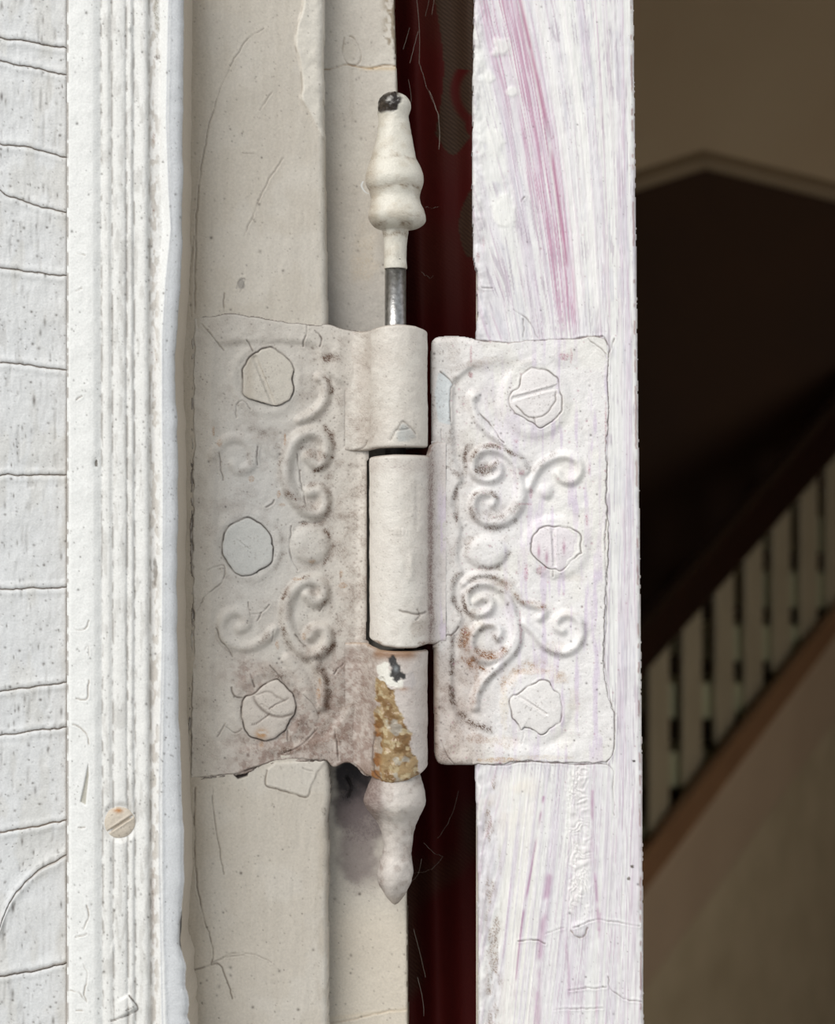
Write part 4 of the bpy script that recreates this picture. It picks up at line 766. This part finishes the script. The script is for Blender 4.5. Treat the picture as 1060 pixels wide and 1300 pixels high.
screw(*SCL[0][:2], OUTL[0], YL, 0, math.radians(68), 3.2, M_hinge, (206, 200, 190), leafL, 700, 2.6, None, 0.2, off=(-3, 2), slot_len=.85, extra=lambda g: g.mix(np.exp(-((g.X-316)/6)**2)*.35, (170, 156, 138)))
screw(*SCL[1][:2], OUTL[1], YL, 0, math.radians(38), 1.0, M_hinge, (198, 198, 195), leafL, 701, .5, None, 0.6, 40, off=(-6, -2), slot_len=.3)
screw(*SCL[2][:2], OUTL[2], YL, 0, math.radians(35), 1.2, M_hinge, (203, 195, 187), leafL, 702, .3, (332, 932, 7, 6, (176, 128, 70)), 2.2, 60, slot_len=.3,
      cracks=(([(322, 885), (330, 898), (342, 907), (358, 910), (372, 906)], 1.7, .6), ([(342, 907), (332, 914), (320, 920)], .9, .7), ([(325, 882), (340, 878), (352, 884), (362, 890)], 1.2, .35), ([(342, 900), (354, 892), (366, 886)], 1.0, .5)))
M_hr = M_hinge
screw(*SCR[0][:2], OUTR[0], YR, 0, math.radians(-15), 2.6, M_hr, (236, 232, 232), leafR, 703, 2.4, None, 1.2, 50, off=(2, -8), slot_len=.86, cracks=(([(655, 515), (668, 528), (678, 530), (692, 526), (703, 512), (706, 498)], .9, .7), ([(678, 530), (680, 541)], .8, .6)))
screw(*SCR[1][:2], OUTR[1], YR, 0, math.radians(87), 2.6, M_hr, (234, 228, 232), leafR, 704, 2.4, None, 1.6, 50, off=(-3, -3), slot_len=.85, extra=lambda g: [g.mix(np.exp(-((g.X-x)/2)**2-((g.Y-y)/8)**2)*.6, (170, 100, 140)) for x, y in ((694, 708), (716, 695), (684, 700))] and None)
screw(*SCR[2][:2], OUTR[2], YR, 0, math.radians(33), 2.2, M_hr, (236, 233, 232), leafR, 705, 2.4, None, 1.2, 50, off=(-5, -2), slot_len=.68)
TO = blob_outline(152, 1044, 20, 20.5, 420, 0.008)
sT = screw(152, 1044, TO, lambda X: X*0-0.0200-0.0009, 0, math.radians(-33), 2.0, M_white, (206, 196, 182), trim1, 706, 3.2, (150, 1029, 6, 3.2, (168, 112, 50)), 3.6, 30, off=(1, 2), slot_len=.95, shrink=1.0)
sT['label'] = 'slotted screw head with a rust spot in the fluted casing'
# --- knuckles: swept profile with a paint fillet into the leaf
RK = 38.0; CXK = 505.0
def knuckle(name, y0, y1, side, parent, ytop, ybot, paintf, mat, lab, seed, rk=RK, cxk=CXK):
    if side == 'L':
        lp = lambda x: -(jamb_y(x)-0.0002)/SC; b0 = (438, lp(438.)-2.2); p1 = (cxk+rk*math.cos(math.radians(152)), rk*math.sin(math.radians(152)))
        ctrl = (462, lp(462.)+0.5); t = np.linspace(0, 1, 26)[:, None]
        f = (1-t)**2*np.array(b0)+2*t*(1-t)*np.array(ctrl)+t**2*np.array(p1)
        a = np.radians(np.linspace(152, -75, 86)[1:]); arc = np.stack([cxk+rk*np.cos(a), rk*np.sin(a)], -1)
        prof = np.vstack([f, arc])
    else:
        base = 0.0012/SC; b0 = (566, -base+0.4); p1 = (cxk+rk*math.cos(math.radians(22)), rk*math.sin(math.radians(22)))
        ctrl = (551, -base-1.0); t = np.linspace(0, 1, 24)[:, None]
        f = (1-t)**2*np.array(p1)+2*t*(1-t)*np.array(ctrl)+t**2*np.array(b0)
        a = np.radians(np.linspace(245, 22, 86)[:-1]); arc = np.stack([cxk+rk*np.cos(a), rk*np.sin(a)], -1)
        prof = np.vstack([arc, f])
    d = np.gradient(prof, axis=0); L = np.hypot(*d.T)[:, None]; nrm = np.stack([-d[:, 1], d[:, 0]], -1)/L   # outward
    ys = np.arange(y0, y1+0.6, 1.1)
    g = Grid(0, 1, 0, 1); nx = len(prof)
    g.X = np.tile(prof[:, 0], (len(ys), 1)); g.Y = np.tile(ys[:, None], (1, nx)); tt = (g.Y-y0)/(y1-y0)
    top = np.array([ytop(x) for x in prof[:, 0]]); bot = np.array([ybot(x) for x in prof[:, 0]])
    g.Y = top[None]*(1-tt)+bot[None]*tt
    ent = np.minimum(g.Y-top[None], bot[None]-g.Y)
    S_ = np.tile(np.cumsum(L[:, 0])[None], (len(ys), 1))
    g.h = (fbm(S_, g.Y, 26, seed, 4)-.5)*2.2+(fbm(S_, g.Y, 6, seed+4, 3)-.5)*.8
    is_arc = np.zeros(nx)
    g.h -= 4.5*(1-np.sqrt(np.clip(1-(1-np.clip(ent/4.5, 0, 1))**2, 0, 1)))*(1.0 if side == 'L' else 1.0)
    g.col = np.ones(g.X.shape+(3,)); g.rough = np.full(g.X.shape, .45); g.mask = None
    g.xs = np.array([0, 1]); g.ys = np.array([0, 1])
    paintf(g, ent, S_)
    r = np.random.default_rng(seed); n = int((y1-y0)*1.6)
    acc = np.zeros(g.X.shape)
    for q in range(n):
        j = r.integers(0, nx); i = r.integers(0, len(ys)); i0, i1, j0, j1 = max(0, i-4), i+5, max(0, j-4), j+5
        m = np.exp(-((S_[i0:i1, j0:j1]-S_[i, j])**2+(g.Y[i0:i1, j0:j1]-g.Y[i, j])**2)/(0.45+0.6*r.random()**3)**2)*.5*r.random(); acc[i0:i1, j0:j1] = np.maximum(acc[i0:i1, j0:j1], m)
    g.mix(acc, (96, 80, 70))
    PX = prof[None, :, 0]+nrm[None, :, 0]*g.h; PH = prof[None, :, 1]+nrm[None, :, 1]*g.h
    Yw = -PH*SC; kx = SC
    X = (PX-530)*kx; Z = (650-g.Y)*kx
    o = sheet(name, X, Yw, Z, g.col, g.rough, mat, None, None, 0.0)
    # end caps close the barrel
    me = o.data
    o2 = adopt(o, parent); o2['label'] = lab
    return o2
def dgrid(g, pts):
    d = np.full(g.X.shape, 99.0)
    for A_, B_ in zip(pts[:-1], pts[1:]):
        v = B_-A_; t = np.clip(((g.X-A_[0])*v[0]+(g.Y-A_[1])*v[1])/max(1e-9, v@v), 0, 1); d = np.minimum(d, np.hypot(g.X-A_[0]-t*v[0], g.Y-A_[1]-t*v[1]))
    return d
def kcrack(g, p, w, a, seed, dep=1.6, c=(84, 64, 52)):
    d = dgrid(g, jag(p, .8, 4, seed)); m = np.exp(-(d/w)**2); g.h -= dep*m; g.mix(a*m, c)
def poly_in(g, poly):
    p = np.asarray(poly, float); r = np.zeros(g.X.shape, bool)
    for a, b in zip(p, np.roll(p, -1, 0)):
        if a[1] == b[1]: continue
        r ^= ((a[1] > g.Y) != (b[1] > g.Y)) & (g.X < (b[0]-a[0])*(g.Y-a[1])/(b[1]-a[1])+a[0])
    d = dgrid(g, np.vstack([p, p[:1]])); return np.where(r, d, -d)
def paint_up(g, ent, S_):
    plate_colour(g); g.mix(ss(465, 490, g.X)*.7, (219, 213, 205)); g.mix(ss(.45, .65, fbm(S_, g.Y, 30, 801, 3))*.4, (226, 222, 214))
    g.blot(462, 550, 14, 22, (130, 108, 94), .5, 802, 7, .45); g.blot(462, 480, 12, 60, (140, 120, 106), .4, 803, 7, .35); g.blot(514, 552, 14, 12, (176, 180, 180), .7, 804, 8); g.blot(520, 556, 8, 6, (140, 138, 136), .5, 805, 4, .5)
    kcrack(g, [(496, 560), (505, 545), (512, 537), (520, 543), (528, 552)], 1.0, .45, 806); kcrack(g, [(505, 548), (520, 545)], .8, .4, 807); kcrack(g, [(450, 572), (462, 567), (466, 560)], .9, .6, 808)
    g.stip(.35*ss(.42, .65, fbm(g.X, g.Y, 12, 832, 3))*ss(520, 470, g.X), (140, 120, 106), 833); g.stip(.22*ss(.42, .65, fbm(g.X, g.Y, 16, 834, 3)), (140, 124, 110), 835)
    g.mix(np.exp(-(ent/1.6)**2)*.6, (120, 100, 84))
def paint_mid(g, ent, S_):
    g.col[:] = lin((222, 217, 210)); g.mix(ss(.45, .65, fbm(S_, g.Y*.5, 30, 811, 3))*.5, (228, 224, 217)); g.mix(ss(520, 540, g.X)*.4, (208, 200, 195)); g.mix(ss(546, 556, g.X)*.6, (222, 216, 216))  # right flank tinted darker, its shading put into the colour
    g.blot(546, 700, 4, 130, (120, 90, 84), .75, 812, 7, .5); g.blot(530, 795, 14, 14, (150, 126, 104), .55, 813, 8, .55); g.blot(480, 815, 8, 5, (120, 86, 52), .8, 814, 5, .8); g.blot(538, 815, 8, 4, (110, 76, 50), .8, 815, 5, .7)  # first blot paints the shadow line where barrel meets leaf
    d = np.exp(-((g.X-507)/11)**4-((g.Y-675)/4.5)**4); g.h += d*(np.sin(g.X*1.5)*1.0+.7)
    g.h += 1.8*np.exp(-((g.X-522)/4)**2-((g.Y-715)/14)**2)+1.2*np.exp(-((g.X-520)/5)**2-((g.Y-732)/4)**2)-1.2*np.exp(-((g.X-530)/3)**2-((g.Y-640)/30)**2)
    kcrack(g, [(508, 773), (520, 776), (532, 778), (540, 776)], 1.2, .6, 816, 2.0); kcrack(g, [(530, 772), (533, 780), (528, 785)], .9, .5, 817)
    g.h += 1.5*np.exp(-((g.Y-785)/8)**2)*ss(500, 525, g.X)
    g.stip(.28*ss(.42, .65, fbm(g.X, g.Y*.6, 14, 836, 3)), (146, 128, 114), 837); g.stip(np.exp(-((g.X-547)/6)**2)*.8, (112, 82, 78), 838); g.stip(np.exp(-((g.Y-592)/10)**2)*.35, (130, 100, 96), 839)  # stipple beside the leaf deepens the painted shadow line
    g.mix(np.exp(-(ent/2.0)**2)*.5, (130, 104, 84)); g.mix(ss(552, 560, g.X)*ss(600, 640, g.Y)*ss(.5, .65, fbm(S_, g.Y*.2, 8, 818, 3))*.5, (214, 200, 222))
def paint_low(g, ent, S_):
    plate_colour(g); g.mix(ss(474, 496, g.X)*.7, (204, 195, 191)); g.blot(520, 862, 8, 12, (188, 182, 182), .6, 822, 6)
    g.stip(.3*ss(.4, .65, fbm(g.X, g.Y, 12, 830, 3))*ss(470, 490, g.X), (140, 118, 108), 831)
    g.mix(np.exp(-((g.Y-828)/7)**2)*ss(470, 480, g.X)*ss(538, 520, g.X)*.8, (134, 92, 52))
    n = fbm(g.X, g.Y, 11, 823, 4)
    amber = poly_in(g, [(476, 862), (486, 858), (500, 872), (508, 900), (520, 925), (518, 945), (530, 962), (528, 990), (474, 990), (474, 930), (476, 900)])+(n-.5)*17
    am = ss(-1, 1.5, amber); g.mix(am*.95, (156, 130, 90)); g.mix(am*ss(.5, .62, fbm(g.X, g.Y*.8, 12, 824, 3))*.8, (114, 82, 46)); g.mix(am*ss(.56, .66, fbm(g.X, g.Y, 7, 825, 3))*.7, (198, 182, 148))  # last mix paints pale glints onto the amber
    g.mix(am*ss(487, 478, g.X)*ss(905, 930, g.Y)*.8, (136, 84, 40)); g.mix(am*ss(.58, .68, fbm(g.X, g.Y, 12, 826, 3))*ss(890, 910, g.Y)*.6, (178, 176, 168))
    g.h += am*(fbm(S_, g.Y*1.2, 9, 827, 3)-.5)*4.0+.8*np.exp(-(amber/2)**2)-1.0*am
    g.rough = g.rough*(1-am)+.16*am
    wh = poly_in(g, [(481, 843), (491, 838), (498, 850), (506, 862), (514, 860), (510, 870), (492, 868), (482, 862)])+(fbm(g.X, g.Y, 6, 860, 3)-.5)*9; g.mix(ss(-1, 1, wh)*.95, (232, 230, 222))
    dk = poly_in(g, [(492, 832), (500, 828), (506, 838), (512, 850), (516, 858), (502, 862), (496, 856), (498, 846)])+(fbm(g.X, g.Y, 5, 861, 3)-.5)*9; m = ss(-1, 1, dk); g.mix(m, (58, 56, 56)); g.h -= 1.6*m; g.rough = g.rough*(1-m)+.35*m
    g.mix(np.exp(-((g.X-503)/3)**2-((g.Y-846)/4)**2)*.7, (150, 156, 160)); g.mix(np.exp(-((g.X-512)/7)**2-((g.Y-871)/2.5)**2)*.6, (150, 104, 70))
    kcrack(g, [(476, 928), (473, 945), (474, 975), (486, 988)], 1.2, .7, 828)
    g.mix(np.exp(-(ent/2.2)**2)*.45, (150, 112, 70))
def arch(y, k, cx=505.0, r=38.0): return lambda x: y+k*min(1.3, ((x-cx)/r)**2)
def topL(x): return float(np.interp(x, [440, 452, 462, 472, 485, 505, 530, 543], [417, 420, 420.5, 419, 416.5, 415, 416.5, 420]))
kn1 = knuckle('knuckle', 415, 570, 'L', leafL, topL, lambda x: float(np.interp(x, [440, 466, 480, 543], [573, 572, 570, 569])), paint_up, M_gloss, 'upper knuckle, cream paint', 800)
kn2 = knuckle('knuckle', 578, 820, 'R', leafR, lambda x: float(np.interp(x, [466, 500, 545, 548, 556], [580, 578, 578.5, 566, 560])), lambda x: float(np.interp(x, [466, 472, 485, 505, 530, 545, 552, 560], [810, 813, 818, 820.5, 820.5, 817, 818, 816])), paint_mid, M_gloss, 'middle knuckle, white paint', 810, 38.5, 507.5)
kn3 = knuckle('knuckle', 822, 986, 'L', leafL, lambda x: float(np.interp(x, [440, 463, 470, 480, 500, 543], [816, 816, 820, 823, 824, 824])), lambda x: float(np.interp(x, [440, 452, 464, 474, 486, 500, 520, 535, 543], [967, 973, 984, 986, 989, 989, 986, 980, 974])), paint_low, M_gloss, 'lower knuckle peeled to amber varnish, a chip of grey metal near its top', 820, 36.5, 506.5)
# caps and core that close the barrels
def cyl(name, cx, r, y0, y1, mat, parent, Y0=0.0, n=40):
    th = np.linspace(0, 2*np.pi, n+1); V = []
    rings = [(0.01, y0), (r, y0), (r, y1), (0.01, y1)]
    rr = np.array([a for a, b in rings])[:, None]; yy = np.array([b for a, b in rings])[:, None]
    X = (cx-530+rr*np.cos(th))*SC; Y = Y0-rr*np.sin(th)*SC; Z = (650-yy+0*th)*SC
    me = sheet(name, X[:, ::-1], Y[:, ::-1], Z[:, ::-1], np.ones(X.shape+(3,))*.03, np.full(X.shape, .7), mat, None)
    for p in me.data.polygons: p.use_smooth = False
    return adopt(me, parent)
M_cap = plain('knuckle_end_grime', (44, 32, 24), (30, 22, 18), .7, 300)
cyl('barrel_core', 505, 33.5, 420.5, 566, M_cap, kn1); cyl('barrel_core', 507.5, 33.5, 582, 814, M_cap, kn2); cyl('barrel_core', 506.5, 32.5, 827, 977, M_cap, kn3)
# --- pin and finials
def lathe(name, prof, mat, colf, parent, seed, nt=84, Y0=0.0, amp=1.4):
    p = catmull(np.array(prof, float), 7)              # (cx, y, r)
    th = np.linspace(0, 2*np.pi, nt+1); r = np.maximum(p[:, 2:3], 0.05)
    A = np.stack([np.cos(th)*20, np.sin(th)*20], -1)
    g = Grid(0, 1, 0, 1)
    n = fbm(A[None, :, 0]+100+p[:, 1:2]*0.3, A[None, :, 1]+100+p[:, 1:2], 16, seed, 4)-.5
    R = r+n*amp*2*np.clip(r/12, 0, 1)
    g.X = p[:, 0:1]+R*np.cos(th)[None]; g.Y = np.tile(p[:, 1:2], (1, nt+1)); H = R*np.sin(th)[None]
    g.h = np.zeros_like(g.X); g.col = np.ones(g.X.shape+(3,)); g.rough = np.full(g.X.shape, .42)
    colf(g, H, R, th[None]+0*R)
    k = 1+g.h/np.maximum(R, 1); X = (p[:, 0:1]-530+R*k*np.cos(th)[None])*SC; Y = Y0-R*k*np.sin(th)[None]*SC; Z = (650-g.Y)*SC
    o = sheet(name, X[:, ::-1], Y[:, ::-1], Z[:, ::-1], g.col[:, ::-1], g.rough[:, ::-1], mat, None); return adopt(o, parent)
def col_top(g, H, R, th):
    g.col[:] = lin((220, 216, 205)); n = fbm(g.X, g.Y, 9, 841, 4)
    g.mix(ss(.5, .7, n)*.4, (206, 198, 182))
    for y, a, w in ((204, .8, 1.6), (203, .4, 6), (241, .7, 2.2), (242, .4, 6), (288, .8, 4), (252, .3, 4), (298, .7, 5), (327, .3, 4), (278, .3, 6), (165, .2, 8)): g.stip(np.exp(-((g.Y-y)/w)**2)*a*ss(.32, .6, n), (128, 106, 80), 844)
    g.stip(ss(486, 470, g.X)*.4+ss(522, 536, g.X)*.3, (140, 122, 100), 845)
    g.mix(ss(482, 474, g.X)*.3, (176, 160, 140))
    dk = ss(-2, 1, 17.5-np.hypot((g.X-493), (g.Y-130)*1.0)+(n-.5)*12)*ss(149, 143, g.Y); dk = np.maximum(dk, ss(124, 119, g.Y)*ss(520, 512, g.X)); g.mix(dk*np.where(H > -8, 1, 0), (44, 38, 34)); g.rough = g.rough*(1-dk)+.22*dk; g.h += -1.4*dk+dk*(fbm(g.X, g.Y, 4, 843, 2)-.5)*3
    g.mix(dk*np.exp(-((g.X-494)/4)**2-((g.Y-130)/3)**2)*ss(.45, .55, n)*.8, (190, 188, 184))
    g.stip(ss(.4, .75, n)*.22, (140, 120, 98), 842)
pin = cyl('pin', 502, 13.6, 330, 600, M_steel, hinge)
for p_ in pin.data.polygons: p_.use_smooth = True
pin['label'] = 'bare steel hinge pin pulled partly out of the upper knuckle'
fin1 = lathe('finial', [(499, 116.5, 0.3), (499, 118, 9), (499.5, 122, 16), (500, 129, 21), (500, 136, 22), (499.5, 143, 20.5), (499.5, 150, 19), (500, 160, 20.5), (500.5, 175, 23), (500, 190, 26), (500, 203, 29), (500.5, 214, 34), (501, 225, 36.8), (501, 234, 36), (501.5, 243, 32.5), (502, 251, 30.8), (502.5, 258, 32), (503.5, 267, 35), (504, 275, 36.5), (505, 283, 34), (504, 289, 27), (502, 292, 17), (502, 296, 15.6), (502, 305, 14.6), (502, 325, 14.3), (502, 340, 14.6), (502, 341.5, 13.0)], M_gloss, col_top, pin, 840)
fin1['label'] = 'white turned finial with a worn black tip'
# a curl of loose paint on the finial
cu = catmull([(461, 230), (459, 236), (463, 243), (468, 246)], 5)
V = []; F = []
for i, (x, y) in enumerate(cu):
    for dx, dy_ in ((-1.2, 0), (1.2, 0), (1.0, 0.9), (-1.0, .9)): V.append(P(x+dx, y, -0.0005+dy_*SC*2))
for i in range(len(cu)-1):
    for k in range(4): a = i*4+k; b = i*4+(k+1) % 4; F.append((a, b, b+4, a+4))
me = bpy.data.meshes.new('paint_curl'); me.from_pydata(V, [], F); me.update(); adopt(link(me, 'paint_curl', M_ext), pin)
def col_bot(g, H, R, th):
    g.col[:] = lin((205, 198, 192)); n = fbm(g.X, g.Y, 9, 851, 4)
    g.mix(ss(496, 470, g.X+(n-.5)*30)*ss(1060, 1000, g.Y)*.6, (140, 120, 114)); g.mix(ss(490, 480, g.X)*.5*ss(.4, .6, n), (130, 112, 106)); g.mix(ss(.55, .7, n)*.4, (176, 164, 156)); g.mix(ss(1126, 1148, g.Y)*.5, (160, 142, 124))
    s_ = np.exp(-((g.X-505)/8)**2-((g.Y-1028)/11)**2)*(H > 0); g.h += 3.5*s_; g.mix(s_*.6, (218, 212, 204))
    g.stip(ss(.38, .65, n)*.4, (120, 102, 92), 852); g.stip(ss(500, 470, g.X)*ss(1100, 1010, g.Y)*.7, (112, 94, 90), 853); g.stip(ss(496, 478, g.X)*.5, (110, 92, 86), 854); g.h += (fbm(g.X, g.Y, 8, 855, 3)-.5)*1.6
fin2 = lathe('finial', [(504, 972, 20), (503.5, 982, 29), (502.5, 990, 32.5), (501.5, 1000, 36.5), (501, 1012, 39.3), (501.5, 1020, 38.8), (502, 1030, 33.5), (503.5, 1039, 27.5), (504.5, 1050, 23), (505, 1063, 19.8), (504.5, 1076, 18.3), (503.5, 1086, 18.6), (502, 1095, 21.5), (501.3, 1107, 23.3), (501, 1118, 21.5), (501, 1129, 16.5), (501.3, 1138, 10.5), (501.5, 1145, 5), (501.5, 1148.5, 0.6)], M_gloss, col_bot, hinge, 850)
fin2['label'] = 'dusty white finial with a drip, hanging from the lower knuckle'

# ------------------------------------------------------------------ cobweb in the gap
def web():
    r = random.Random(5); V = []; F = []
    def strand(p, q, sag, rad=0.00004):
        p, q = Vector(p), Vector(q); n = 10; b = len(V)
        for i in range(n+1):
            t = i/n; c = p.lerp(q, t)+Vector((sag*0.5*math.sin(math.pi*t), 0, -sag*math.sin(math.pi*t)+r.gauss(0, .00012)))
            for k in range(3): an = 2.1*k; V.append((c.x+rad*math.cos(an), c.y+rad*math.sin(an), c.z+rad*.3*math.sin(an)))
        for i in range(n):
            for k in range(3): a = b+i*3+k; e = b+i*3+(k+1) % 3; F.append((a, e, e+3, a+3))
    for (x0, y0, x1, y1, s) in ((527, -20, 532, 80, .001), (532, 80, 541, 110, .0005), (541, 110, 556, 145, .001), (556, 145, 557, 190, .0006), (520, 35, 512, 62, .0), (531, 40, 520, 80, .0), (549, -20, 540, 20, 0), (545, 115, 556, 150, .002), (553, -10, 548, 18, 0), (518, 100, 522, 130, .0005),
                            (535, 345, 550, 350, .001), (540, 262, 560, 262, .0003), (518, 1108, 562, 1087, .0015), (555, 1065, 582, 1005, .001), (520, 1120, 535, 1090, .001), (530, 1240, 538, 1290, .001), (538, 1070, 562, 1087, .001), (525, 1180, 540, 1240, .0005)):
        strand(P(x0, y0, .03+r.uniform(-.006, .006)), P(x1, y1, .03+r.uniform(-.006, .006)), s)
    me = bpy.data.meshes.new('cobweb'); me.from_pydata(V, [], F); me.update(); return link(me, 'cobweb', M_web)
tag(web(), 'thin dusty cobweb strands in the dark gap in front of the curtain', 'cobweb', 'stuff')
